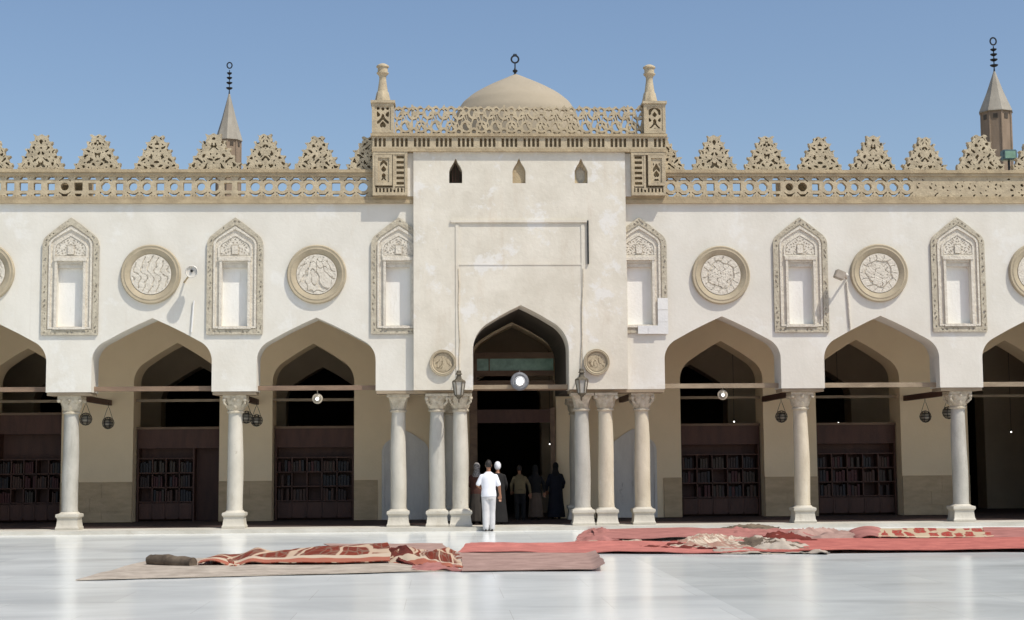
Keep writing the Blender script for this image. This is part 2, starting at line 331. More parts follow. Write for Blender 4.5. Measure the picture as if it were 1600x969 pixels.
# ================================================================== SETTING
bm = bmesh.new(); box(bm, -600, 600, -600, 900, -.6, -.06); struct(obj('ground', bm, M['ground']))
bm = bmesh.new(); box(bm, -40, 40, -60, -.45, -.05, 0); struct(obj('courtyard_floor', bm, M['marble']))
bm = bmesh.new(); box(bm, -16.5, 16.5, -.45, .72, -.05, .09)
bmesh.ops.bevel(bm, geom=[e for e in bm.edges], offset=.012, segments=2, affect='EDGES')
struct(obj('arcade_step', bm, M['kerb']))
bm = bmesh.new(); box(bm, -16.5, 16.5, .72, 22, -.05, .085); struct(obj('gallery_floor', bm, M['gallery_floor']))

# ================================================================== MOSQUE
mosque = thing('mosque', 'cream plastered mosque courtyard front with arcade, carved parapet and dome', 'mosque', (0, 0, 0))
BAY, C0 = 3.823, 2.893
ZS, ZTOP = 3.27, 7.70
PX = 2.52           # half width of portal block
Ypf = -.17          # portal front plane
WX = 16.2
bay_c = [C0+BAY*(i+.5) for i in range(3)]
AH, AZS, AR, ASL = 1.39, 3.98, .52, .50
col_x = [C0+BAY*i for i in range(4)]
niche_x = col_x[:3]
NW, NZ0, NZ1 = .30, 4.80, 6.28           # recess half width, bottom, top

def wall_loops(side):
    out = [(side*PX, ZS)]
    for c in bay_c:
        pts = arch_pts(0, AH, AZS, AR, ASL)
        out.append((side*(c-AH), ZS))
        for x, z in pts: out.append((side*(c+x), z))
        out.append((side*(c+AH), ZS))
    out += [(side*WX, ZS), (side*WX, ZTOP), (side*PX, ZTOP)]
    holes = []
    for i, c in enumerate(niche_x):
        off = {(-1, 0): .02, (1, 0): -.05}.get((side, i), 0)
        x0, x1 = side*(c+off)-NW, side*(c+off)+NW
        holes.append([(x0, NZ0), (x1, NZ0), (x1, NZ1), (x0, NZ1)])
    return [out]+holes
for side in (-1, 1):
    bm = bmesh.new(); prism(bm, wall_loops(side), 0, .75); obj('wall', bm, M['plaster'], mosque)
# portal block
pa = arch_pts(0, 1.13, 4.2, .75, .54)
outer = [(-PX, ZS), (-1.13, ZS)]+pa+[(1.13, ZS), (PX, ZS), (PX, 8.93), (-PX, 8.93)]
def pwin(cx):
    return [(cx-.155, 8.17), (cx+.155, 8.17), (cx+.155, 8.46), (cx+.12, 8.55), (cx+.05, 8.66), (cx+.018, 8.74), (cx, 8.76), (cx-.018, 8.74), (cx-.05, 8.66), (cx-.12, 8.55), (cx-.155, 8.46)]
wins = [at(712, 270, Y=Ypf).x, at(811, 270, Y=Ypf).x, at(908, 270, Y=Ypf).x]
bm = bmesh.new(); prism(bm, [outer]+[pwin(c) for c in wins], Ypf, .78); obj('portal_wall', bm, M['portal_plaster'], mosque)
# backs of the three little windows
bm = bmesh.new(); box(bm, wins[1]-.2, wins[1]+.2, Ypf+.09, Ypf+.2, 8.1, 8.85); w_ = obj('window', bm, M['stone'], mosque)
for i, cx in ((0, wins[0]), (2, wins[2])):
    bm = bmesh.new()
    if i == 0:
        for k in range(3): box(bm, cx-.075+k*.07, cx-.065+k*.07, Ypf+.12, Ypf+.13, 8.17, 8.72)
        o = obj('window', bm, M['wood_dark'], mosque)
    else:
        prism(bm, [pwin(cx), [(cx+.115*math.cos(a)*(1 if math.sin(a) < .6 else .5), 8.40+.21*math.sin(a)) for a in [k*math.pi/6 for k in range(12)]]], Ypf+.16, Ypf+.2)
        o = obj('window', bm, M['stone_light'], mosque)
        b2 = bmesh.new(); box(b2, cx-.2, cx+.2, Ypf+.26, Ypf+.3, 8.1, 8.85); obj('window_back', b2, M['stucco'], o)  # pale sheet stands in for the lit view inside the right window
    if i == 0:
        b2 = bmesh.new(); box(b2, cx-.2, cx+.2, Ypf+.6, Ypf+.65, 8.1, 8.85); obj('window_back', b2, M['void'], o)  # dark sheet stands in for the shade inside the left window
# raised blind panel on the portal: thin mouldings
Q = lambda px, py: at(px, py, Y=Ypf)
bm = bmesh.new()
a, b = Q(704, 346), Q(917, 344); box(bm, a.x, b.x, Ypf-.045, Ypf+.01, a.z-.03, a.z+.03)
a = Q(716, 413); b = Q(912, 413); box(bm, a.x, b.x, Ypf-.014, Ypf+.01, a.z-.02, a.z+.02)
for px in (715, 911):
    a, b = Q(px, 350), Q(px, 606); box(bm, a.x-.05, a.x+.03, Ypf-.018, Ypf+.01, b.z, a.z)
obj('panel_moulding', bm, M['portal_plaster'], mosque)
bm = bmesh.new(); a, b = Q(918, 345), Q(918, 413); box(bm, a.x-.015, a.x+.02, Ypf-.05, Ypf-.005, b.z, a.z); obj('dark_strip', bm, M['metal'], mosque)  # thin dark bar down the upper right edge of the panel

# deep pointed vault behind the portal arch
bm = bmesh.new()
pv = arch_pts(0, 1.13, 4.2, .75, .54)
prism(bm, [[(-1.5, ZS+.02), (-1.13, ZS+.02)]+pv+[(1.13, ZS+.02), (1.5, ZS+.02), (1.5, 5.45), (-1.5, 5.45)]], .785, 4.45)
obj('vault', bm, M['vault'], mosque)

# roof and body (so no sky gets into the gallery)
bm = bmesh.new()
for s in (-1, 1): box(bm, s*WX if s < 0 else 1.52, -1.52 if s < 0 else WX, .76, 4.59, 5.5, 7.55)
box(bm, -1.51, 1.51, .79, 4.59, 5.47, 7.55)
box(bm, -WX, WX, 4.61, 21.5, 5.5, 7.55)
obj('roof_slab', bm, M['tan_wall'], mosque)
bm = bmesh.new()
for s in (-1, 1):
    for k in range(26):
        x = s*(1.8+k*.55)
        box(bm, x-.07, x+.07, .8, 4.55, 5.34, 5.49)
obj('ceiling_joists', bm, M['ceiling'], mosque)
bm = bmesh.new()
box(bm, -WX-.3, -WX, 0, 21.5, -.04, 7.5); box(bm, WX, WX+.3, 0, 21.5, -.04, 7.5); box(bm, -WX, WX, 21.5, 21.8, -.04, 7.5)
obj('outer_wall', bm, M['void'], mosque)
bm = bmesh.new(); box(bm, -2.5, 2.5, .79, 8.6, 7.56, 8.0); box(bm, -2.5, -2.3, .79, 8.6, 8.0, 8.92); box(bm, 2.3, 2.5, .79, 8.6, 8.0, 8.92)
box(bm, -2.5, 2.5, 8.4, 8.6, 8.0, 8.92); box(bm, -2.5, 2.5, .79, 8.6, 8.93, 9.02)
obj('roof_chamber', bm, M['roof'], mosque)

# inner arcade wall
YI = 4.6
opens = [(-13.6, -11.78), (-9.93, -7.69), (-6.31, -4.17), (-1.06, 1.16), (4.48, 6.70), (8.12, 10.40), (12.22, 14.4)]
poly = [(-WX, .08)]
for (a, b) in opens:
    c, h = (a+b)/2, (b-a)/2
    if abs(c) < 1: ar = arch_pts(c, h, 4.2, .70, .54)
    else: ar = arch_pts(c, h, 3.72, .62, .62)
    poly += [(a, .08)]+ar+[(b, .08)]
poly += [(WX, .08), (WX, 5.5), (-WX, 5.5)]
bm = bmesh.new(); prism(bm, [poly], YI, YI+1.0); obj('inner_wall', bm, M['tan_wall'], mosque)
# third arcade, in the dark
poly = [(-WX, .08)]
for (a, b) in opens:
    c, h = (a+b)/2-.1, (b-a)/2
    poly += [(c-h, .08)]+arch_pts(c, h, 3.4, .6, .6)+[(c+h, .08)]
poly += [(WX, .08), (WX, 5.5), (-WX, 5.5)]
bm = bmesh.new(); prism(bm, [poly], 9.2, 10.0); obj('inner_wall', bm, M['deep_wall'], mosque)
# dado on the piers
piers = [(-11.78, -9.93), (-7.69, -6.31), (-4.17, -3.55), (4.0, 4.48), (6.70, 8.12), (10.40, 12.22)]
for a, b in piers:
    bm = bmesh.new(); rows = [.09, .36, .72, 1.10]
    box(bm, a+.001, b-.001, YI-.03, YI-.003, .09, 1.12)
    for k in range(3):
        z0, z1 = rows[k], rows[k+1]
        cut = [a, a+(b-a)*(.42 if k % 2 else .58), b] if b-a > 1 else [a, b]
        for u, v in zip(cut, cut[1:]): box(bm, u+.004, v-.004, YI-.045, YI-.0305, z0+.004, z1-.004)
    box(bm, a, b, YI-.055, YI-.0305, 1.10, 1.13)
    obj('dado', bm, M['dado'], mosque)
# pointed blind doors beside the portal
for (a, b, zt) in ((-3.44, -2.21, 2.62), (2.60, 3.82, 2.60)):
    c, h = (a+b)/2, (b-a)/2
    shape = [(a, .09)]+arch_pts(c, h, 1.85, .35, .62)+[(b, .09)]
    inner = [(a+.07, .2)]+arch_pts(c, h-.07, 1.85, .33, .60)+[(b-.07, .2)]
    bm = bmesh.new(); prism(bm, [shape, inner[::-1]], YI-.05, YI-.003)
    box(bm, c-.03, c+.03, YI-.045, YI-.003, .2, 2.42)
    o = obj('arched_door', bm, M['door_grey'], mosque)
    bm = bmesh.new(); prism(bm, [inner], YI-.022, YI-.004)
    for x in (c-.28, c+.28):
        for z in (.55, 1.25): box(bm, x-.2, x+.2, YI-.034, YI-.023, z-.25, z+.3)
    obj('door_leaf', bm, M['door_grey'], o)
# portal screen with green transom
bm = bmesh.new()
YS = 4.50
box(bm, -1.13, -.93, YS, YS+.12, .09, 4.45); box(bm, 1.0, 1.13, YS, YS+.12, .09, 3.0)
for z0, z1 in ((3.60, 3.72), (3.84, 3.98), (4.30, 4.46)): box(bm, -.93, 1.12, YS, YS+.12, z0, z1)
box(bm, -.62, -.59, YS+.01, YS+.11, 3.98, 4.30)
scr = obj('portal_screen', bm, M['wood'], mosque)
bm = bmesh.new(); box(bm, -.93, 1.0, YS+.005, YS+.12, 2.62, 2.95); box(bm, -.93, 1.0, YS-.01, YS+.004, 2.60, 2.66); obj('lintel', bm, M['wood_dark'], mosque)
bm = bmesh.new(); box(bm, -.93, 1.1, YS+.04, YS+.06, 3.98, 4.30); obj('transom_glass', bm, M['green_glass'], scr)

# ---- columns
def capital_bm(kind, x, y):
    bm = bmesh.new(); z0, z1 = 2.80, 3.17
    lathe(bm, [(.175, z0-.03), (.205, z0-.02), (.205, z0+.01), (.18, z0+.03)], x, y, 20)
    rows = 7; seg = 32; rings = []
    for i in range(rows+1):
        t = i/rows; r = .168+.070*t**1.6+(.03*math.sin(math.pi*t) if kind != 1 else 0)
        ring = []
        for k in range(seg):
            a = 2*math.pi*k/seg
            sq = 1/max(abs(math.cos(a)), abs(math.sin(a)))
            mixr = r*(1+(sq-1)*t**2*.9)
            leaf = (.022*abs(math.cos(4*a+(math.pi/2 if t > .5 else 0)))*(math.sin(math.pi*((t*2) % 1))+.25)) if kind != 1 else .012*math.cos(8*a)
            rr = mixr+leaf
            ring.append(bm.verts.new((x+math.cos(a)*rr, y+math.sin(a)*rr, z0+.02+(z1-z0-.05)*t)))
        rings.append(ring)
    for a, b in zip(rings, rings[1:]):
        for k in range(seg): bm.faces.new((a[k], a[(k+1) % seg], b[(k+1) % seg], b[k]))
    bm.faces.new(rings[0][::-1]); bm.faces.new(rings[-1])
    box(bm, x-.272, x+.272, y-.272, y+.272, z1-.045, z1+.02)
    if kind != 1:
        for sx in (-1, 1):
            for sy in (-1, 1):
                p = Vector((x+sx*.24, y+sy*.24, z1-.09))
                sphere(bm, p, .05, .05, .05, 8)
                if kind == 2: tube(bm, [(x+sx*.17, y+sy*.17, z0+.12), (x+sx*.24, y+sy*.24, z0+.20), p], .03, 6)
        for dx, dy in ((0, -1), (1, 0), (-1, 0)): sphere(bm, (x+dx*.25, y+dy*.25, z1-.07), .045, .045, .055, 8)
    return bm
def add_column(x, y, kind=0, m='column', r=.180, dz=0):
    bm = bmesh.new()
    prof = [(r*1.06, .50), (r*1.06, .54)]+[(r*(1.03-.13*t-.0*t*t)+.012*math.sin(math.pi*t), .56+(2.76-.56)*t) for t in [i/12 for i in range(13)]]+[(r*.98, 2.775)]
    lathe(bm, prof, x, y, 28)
    for v in bm.verts:
        v.co.x += .006*math.sin(v.co.z*3.1+x*7); v.co.y += .006*math.sin(v.co.z*2.3+x*5)
    c = obj('column', bm, M[m], mosque, True)
    obj('capital', capital_bm(kind, x, y), M['capital'], c, True, 30)
    bm = bmesh.new(); w_ = .268
    lv = [(.095, w_), (.14, w_), (.17, w_*.93), (.32, w_*.86), (.36, w_*.90), (.38, w_*.98), (.41, w_), (.45, w_*.97), (.465, w_*.85), (.50, w_*.76)]
    rings = []
    for k_, (z, q) in enumerate(lv):
        t = 0 if k_ < 8 else (.5 if k_ == 8 else 1)
        ring = []
        for k in range(24):
            a = 2*math.pi*k/24+math.pi/4*0
            sq = 1/max(abs(math.cos(a)), abs(math.sin(a))); rr = q*(sq*(1-t)+1*t)
            ring.append(bm.verts.new((x+math.cos(a)*rr, y+math.sin(a)*rr, z)))
        rings.append(ring)
    for a, b in zip(rings, rings[1:]):
        for k in range(24): bm.faces.new((a[k], a[(k+1) % 24], b[(k+1) % 24], b[k]))
    bm.faces.new(rings[0][::-1]); bm.faces.new(rings[-1])
    obj('base', bm, M['column'], c, True, 30)
YC = .36
for s in (-1, 1):
    for i in range(4):
        kind = [1, 2, 0, 1][i] if s < 0 else [2, 0, 2, 1][i]
        add_column(s*col_x[i], YC, kind, 'column_grey' if (s, i) in ((1, 3), (1, 2), (-1, 2)) else ('column_warm' if (s, i) in ((1, 0), (-1, 3), (1, 1)) else 'column'))
add_column(-1.98, .22, 2, 'column_grey'); add_column(-1.43, .22, 2)
add_column(1.45, .22, 1, 'column_grey'); add_column(2.01, .22, 0, 'column_warm')
for s in (-1, 1): add_column(s*1.62, 3.6, 0, 'column', .19)
# timber imposts between capital and plaster
for s in (-1, 1):
    for i in range(1, 4):
        c = s*col_x[i]; bm = bmesh.new(); box(bm, c-.50, c+.50, .03, .72, 3.195, 3.265); obj('impost_beam', bm, M['wood_pale'], mosque)
    a, b = s*(C0+BAY/2-AH-.02)*1.0, s*1.16
    bm = bmesh.new(); box(bm, min(a, b), max(a, b), .0, .74, 3.195, 3.265); obj('impost_beam', bm, M['wood_pale'], mosque)
# tie beams along the front
for s in (-1, 1):
    for i, c in enumerate(bay_c):
        bm = bmesh.new(); box(bm, s*c-AH-.03, s*c+AH+.03, .30, .42, 3.30, 3.41); obj('tie_beam', bm, M['wood_pale'] if s > 0 else M['wood'], mosque)
bm = bmesh.new(); box(bm, -1.16, 1.16, .25, .36, 3.30, 3.40); obj('tie_beam', bm, M['wood_pale'], mosque)
bm = bmesh.new(); box(bm, -1.16, 1.16, .365, .42, 3.27, 3.34); obj('tie_beam', bm, M['wood'], mosque)
# tie beams back to the inner wall
for s in (-1, 1):
    for i in range(4):
        bm = bmesh.new(); c = s*col_x[i]; box(bm, c-.05, c+.05, .76, YI-.005, 3.12, 3.26); obj('tie_beam', bm, M['wood_dark'], mosque)
for (a, b) in opens:
    if abs(a+b) > 2:
        bm = bmesh.new(); box(bm, a-.0, b+.0, 4.9, 4.98, 3.22, 3.29); obj('tie_beam', bm, M['wood_pale'], mosque)

# ---- blind windows (pointed stucco niches)
def pshape(cx, hw, z0, zs, za, n=6):
    """pointed shape, straight shoulders with rounded corner"""
    r = hw*.45; P = [(cx-hw, z0), (cx+hw, z0)]
    right = []
    for i in range(n+1):
        a = R(58)*i/n; right.append((hw-r+r*math.cos(a), zs+r*math.sin(a)))
    x, z = right[-1]
    right += [(x*.5, z+(za-z)*.53), (0, za)]
    P += [(cx+x, z) for x, z in right]+[(cx-x, z) for x, z in reversed(right[:-1])]
    return P
def blind_window(cx, seed, clip=None, repaired=False):
    rnd = random.Random(seed)
    y = -.0
    fr = pshape(cx, .655, 4.60, 6.72, 7.37)
    mid = pshape(cx, .53, 4.72, 6.72, 7.20)
    cut = lambda P: [(min(max(x, clip[0]), clip[1]) if clip else x, z) for x, z in P]
    def uniq(P):
        out = []
        for p in P:
            if not out or abs(p[0]-out[-1][0])+abs(p[1]-out[-1][1]) > 1e-4: out.append(p)
        return out
    bm = bmesh.new()
    # carved outer band as pierced relief over a thin bed
    lo = clip[0] if clip else -99; hi = clip[1] if clip else 99
    def inside(P):
        def f(X, Z):
            d = np.full(X.shape, 9.0); n_ = len(P)
            ins = np.zeros(X.shape, bool)
            for i in range(n_):
                x1, z1 = P[i]; x2, z2 = P[(i+1) % n_]
                ex, ez = x2-x1, z2-z1; t = np.clip(((X-x1)*ex+(Z-z1)*ez)/(ex*ex+ez*ez+1e-12), 0, 1)
                d = np.minimum(d, np.hypot(X-x1-t*ex, Z-z1-t*ez))
                c_ = ((z1 > Z) != (z2 > Z)) & (X < (x2-x1)*(Z-z1)/(z2-z1+1e-12)+x1); ins ^= c_
            return np.where(ins, d, -d)
        return f
    fo, fi = inside(fr), inside(mid)
    ph = rnd.random()*6
    def band(X, Z):
        o, i = fo(X, Z), fi(X, Z); base = np.minimum(np.minimum(o, -i), np.minimum(X-lo, hi-X))
        edge = np.minimum(o, -i)
        hole = np.maximum(np.sin(34*X+2.4*np.sin(11*Z+ph)+ph)*np.sin(29*Z+2.6*np.sin(15*X+ph))-.5, np.sin(67*X+2*np.sin(23*Z))*np.sin(51*Z+2*np.sin(31*X+ph))-.72)
        return np.where(edge > .028, np.minimum(base, -.05*hole), base)
    carve(bm, band, cx-.68, cx+.68, 4.58, 7.40, .022, -.05, .0)
    if repaired:
        pass
    o = obj('blind_window', bm, M['stone_frame'], mosque)
    # bed below relief + inner mouldings (step by step deeper)
    hole = [(cx-NW-.0, NZ0), (cx+NW, NZ0), (cx+NW, NZ1), (cx-NW, NZ1)]
    bm = bmesh.new(); prism(bm, [uniq(cut(fr)), hole], -.018, -.001); obj('bed', bm, M['stucco'], o)
    bm = bmesh.new()
    in0 = pshape(cx, .50, 4.745, 6.70, 7.16); in1 = pshape(cx, .455, 4.79, 6.70, 7.09)
    prism(bm, [uniq(cut(in0)), uniq(cut(in1))], -.055, -.019)
    # inner pointed order above lintel
    a0 = pshape(cx, .40, 6.42, 6.62, 7.0); a1 = pshape(cx, .355, 6.46, 6.62, 6.93)
    prism(bm, [a0, a1], -.045, -.019)
    # surround of the recess, little shafts and lintel
    box(bm, cx-NW-.06, cx-NW-.002, -.07, -.019, NZ0-.02, 6.34); box(bm, cx+NW+.002, cx+NW+.06, -.07, -.019, NZ0-.02, 6.34)
    box(bm, cx-NW-.08, cx+NW+.08, -.085, -.019, 6.34, 6.42); box(bm, cx-NW-.08, cx+NW+.08, -.08, -.019, NZ0-.07, NZ0-.021)
    box(bm, cx-.07, cx+.07, -.06, -.019, 6.50, 6.70)
    obj('moulding', bm, M['stucco'], o)
    # carved tympanum
    ft = inside(a1)
    bm = bmesh.new()
    def tym(X, Z):
        g = np.sin(60*abs(X-cx)+2*np.sin(22*Z+ph))*np.sin(52*Z+2*np.sin(19*abs(X-cx)))
        return np.minimum(np.minimum(ft(X, Z)-.01, -.03*(g-.35)), np.maximum(abs(X-cx)-.09, abs(Z-6.6)-.12))
    carve(bm, tym, cx-.36, cx+.36, 6.46, 6.95, .018, -.034, -.019); obj('tympanum', bm, M['stucco'], o)
    # recess back
    bm = bmesh.new(); box(bm, cx-NW-.05, cx+NW+.05, .13, .3, NZ0-.05, NZ1+.05); obj('recess_panel', bm, M['recess_white'], o)
    bm = bmesh.new(); box(bm, cx-NW+.002, cx+NW-.002, .02, .128, NZ1-.10, NZ1-.002); obj('recess_lintel', bm, M['stucco'], o)
    if repaired:
        bm = bmesh.new(); 
        for z_ in (4.575, 4.86, 5.15): box(bm, cx+.42, cx+.665, -.066, -.052, z_, z_+.28)
        for x_ in (-.06, .18): box(bm, cx+x_, cx+x_+.235, -.095, -.052, 4.575, 4.77)
        r_ = obj('repair_patch', bm, M['white_patch'], o); r_['label'] = 'clean white replacement stone at the lower right corner'
    return o
blind_window(-col_x[2], 1); blind_window(-col_x[1], 2); blind_window(-col_x[0]-.02+.04, 3, clip=(-9, -PX-.002))
blind_window(col_x[0]-.05, 4, clip=(PX+.002, 9), repaired=True); blind_window(col_x[1], 5); blind_window(col_x[2], 6)

# ---- medallions
def medallion(cx, cz, rad, yb, seed, inner=.68, mi='stucco'):
    rnd = random.Random(seed); bm = bmesh.new()
    pr = [(rad, yb+.005), (rad, yb-.05), (rad*.965, yb-.085), (rad*.90, yb-.075), (rad*.86, yb-.085), (rad*.80, yb-.06), (rad*(inner+.02), yb-.03), (rad*inner, yb-.012), (rad*inner, yb+.005)]
    rings = []
    for r_, h in pr:
        rings.append([bm.verts.new((cx+math.cos(2*math.pi*i/48)*r_, h, cz+math.sin(2*math.pi*i/48)*r_)) for i in range(48)])
    for a, b in zip(rings, rings[1:]+rings[:1]):
        for i in range(48): bm.faces.new((a[i], a[(i+1) % 48], b[(i+1) % 48], b[i]))
    o = obj('medallion', bm, M['ring'], mosque, True, 30)
    ri = rad*inner-.003; kind = seed % 4
    def disc(X, Z):
        x, z = (X-cx)/ri, (Z-cz)/ri; x, z = x+.06*np.sin(5*z+seed)+.03*np.sin(13*z+2*seed), z+.06*np.sin(4.3*x+2*seed)+.03*np.sin(11*x); r_ = np.hypot(x, z); a = np.arctan2(z, x); e = ri-np.hypot(X-cx, Z-cz)
        if kind == 0: g = np.abs(np.sin(x*9.5+.9*np.sin(z*4+seed)+.5*np.sin(z*9)))-.24-.5*(np.sin(z*9+3*x)*np.sin(x*13) > .8)
        elif kind == 1: g = np.minimum(np.abs(np.sin(a*8+2*r_+np.sin(r_*9+seed)))-.14, np.abs(r_-.5)-.03)
        elif kind == 2: g = np.minimum(np.abs(np.sin(8*x*z+6*x+seed))-.18, np.abs(np.sin(7*r_*r_+3*z+np.sin(9*x)))-.2)
        else: g = np.minimum(np.abs(r_-.66)-.035, np.where(r_ > .66, np.abs(np.sin(a*7+seed+3*r_))-.16, np.minimum(np.abs(np.sin(7*a+5*r_+seed))-.12-.2*(r_ < .2), np.abs(np.sin(6*x+4*np.sin(5*z+seed)))-.16)))
        return np.minimum(e, np.where(e > .02, g*.05, e))
    bm = bmesh.new(); carve(bm, disc, cx-ri, cx+ri, cz-ri, cz+ri, .016 if rad > .5 else .011, yb-.038, yb-.012)
    lathe(bm, [(ri, yb-.0121), (ri, yb+.0)], cx, 0, 40, 'y', cz)
    obj('carved_disc', bm, M[mi], o)
for px, py, sd_ in ((-24, 426, 2), (236, 429, 0), (495, 429, 6), (1126, 430, 3), (1373, 427, 7), (1620, 425, 1)):
    p = at(px, py, Y=0); medallion(p.x, p.z, .70, 0, sd_)
for px, py, sd_ in ((692, 567, 10), (932, 566, 14)):
    p = at(px, py, Y=Ypf); medallion(p.x, p.z, .31, Ypf, sd_, .72, 'stone_light')

# ---- cornice, pierced band, rail, merlons
def band_fn(solid, ph, x_lo):
    P_ = .318
    def f(X, Z):
        k = np.floor((X-x_lo)/P_); xc = x_lo+(k+.5)*P_; dx = X-xc; dz = Z-8.11
        rnd = (np.sin(k*12.9898+ph)*43758.5453) % 1
        circ = np.hypot(dx, dz); sq = np.maximum(abs(dx), abs(dz))*1.06; oc = np.maximum(sq*.94, (abs(dx)+abs(dz))*.74)
        d = np.where(rnd < .45, circ, np.where(rnd < .72, sq, oc))
        ring = np.minimum(.176-d, d-(.090+.020*((rnd*7) % 1)))
        d2 = np.hypot(abs(dx)-P_/2, abs(dz)-.255); arcs = .022-abs(d2-.080)
        tie = np.minimum(.022-abs(abs(dx)-P_/2), abs(dz)-.02)
        knot = .035-np.hypot(abs(dx)-P_/2, dz)
        top = abs(dz)-.234
        s = np.maximum.reduce([ring, arcs, tie, knot, top])
        if solid:
            g = np.sin(30*X+1.5*np.sin(17*Z))*np.sin(27*(Z-8.11)+1.8*np.sin(9*X))
            s = np.maximum(s, -.04*(g-.3))
        return s
    return f
def rail(x0, x1):
    bm = bmesh.new()
    box(bm, x0, x1, -.085, .22, 7.70, 7.79); box(bm, x0, x1, -.06, .22, 7.79, 7.865)
    return obj('cornice', bm, M['stone'], mosque)
TX0, TX1 = 2.60, 3.48
for s in (-1, 1):
    rail(-WX, -PX-.0) if s < 0 else rail(PX, WX)
    bm = bmesh.new()
    x0, x1 = (-13.1, -TX1) if s < 0 else (TX1, 13.1)
    carve(bm, band_fn(False, 1.0 if s < 0 else 5.0, x0), x0, x1 if s < 0 else 9.6, 7.866, 8.364, .02, -.02, .13)
    if s > 0: carve(bm, band_fn(True, 3.0, x0), 9.6, x1, 7.866, 8.364, .02, -.02, .13)
    obj('pierced_band', bm, M['stone_light'], mosque)
    bm = bmesh.new(); x0, x1 = (-WX, -TX1) if s < 0 else (TX1, WX)
    box(bm, x0, x1, -.07, .2, 8.366, 8.44); box(bm, x0, x1, -.10, .22, 8.44, 8.51)
    obj('parapet_rail', bm, M['stone'], mosque)
# low stone masses on the roof that darken a few openings
for p0, p1 in ((88, 142), (1216, 1262), (1438, 1700)):
    a, b = at(p0, 290, Y=.5).x, at(p1, 290, Y=.5).x; bm = bmesh.new(); box(bm, a, b, .35, .8, 7.56, 8.36); obj('roof_curb', bm, M['stone'], mosque)

def merlon_mesh(seed):
    rnd = random.Random(seed); W, H = 1.09, .86
    steps = 5; ph = [rnd.random()*6.28 for _ in range(10)]; fl = [rnd.uniform(.5, 1.3) for _ in range(12)]
    kx, kz = rnd.uniform(19, 27), rnd.uniform(20, 28); sym = seed % 3 != 1
    def outl(X, Z):
        t = Z/H; k = np.clip(np.floor(t*steps), 0, steps-1).astype(int); fr = np.clip(t*steps-k, 0, 1)
        amp = np.array(fl)[k+(X > 0)*6]
        hw = W/2*(1-.172*k)-.005-.045*fr+.07*amp*np.clip((fr-.55)/.45, 0, 1)
        hw += .008*np.sin(61*Z+ph[0])
        top = H-.02*(1+np.sin(34*X+ph[1]))
        return np.minimum(hw-np.abs(X), np.minimum(Z+.001, top-Z))
    def f(X, Z):
        o = outl(X, Z); x = np.abs(X) if sym else X+.03*np.sin(9*Z)
        wx = x+.035*np.sin(17*Z+ph[2])+.015*np.sin(41*Z+ph[3]); wz = Z+.035*np.sin(15*x+ph[4])+.015*np.sin(37*x+ph[5])
        g = np.sin(kx*wx+ph[6]*.3)*np.sin(kz*wz+ph[7]); g2 = np.sin(1.9*kx*wx+ph[8])*np.sin(1.3*kz*wz+ph[9])
        return np.where(o > .028, np.minimum(o, -.035*np.maximum(g-.60, g2-.68)), o)
    bm = bmesh.new(); carve(bm, f, -.6, .6, 0, H, .0175, -.05, .07)
    carve(bm, lambda X, Z: outl(X, Z)-.014, -.6, .6, 0, H-.02, .03, .0702, .16)
    me = bpy.data.meshes.new('merlon'); bmesh.ops.recalc_face_normals(bm, faces=bm.faces); bm.to_mesh(me); bm.free(); me.materials.append(M['merlon_stone']); return me
mer = [merlon_mesh(s) for s in range(1, 9)]
mpos = [(-17, 1), (63, 1), (152, 1), (244, 1), (334, 1.12), (415, 1), (495, 1), (577, 1), (1036, 1), (1117, 1), (1199, 1), (1282, 1), (1365, 1), (1446, 1), (1533, 1.12), (1618, 1)]
for i, (px, sc) in enumerate(mpos):
    p = at(px, 268, Y=.0); o = bpy.data.objects.new('merlon', mer[(i*5) % 8]); COL.objects.link(o); o.parent = mosque
    o.location = (p.x, .06, 8.512); rz = random.uniform(-.5, .5); o.rotation_euler = (0, R(rz*2), R(rz*3)); s_ = sc*random.uniform(.97, 1.03)
    o.scale = (s_*(-1 if i % 3 == 1 else 1), 1, random.uniform(.95, 1.02)*(1.03 if sc > 1 else 1))

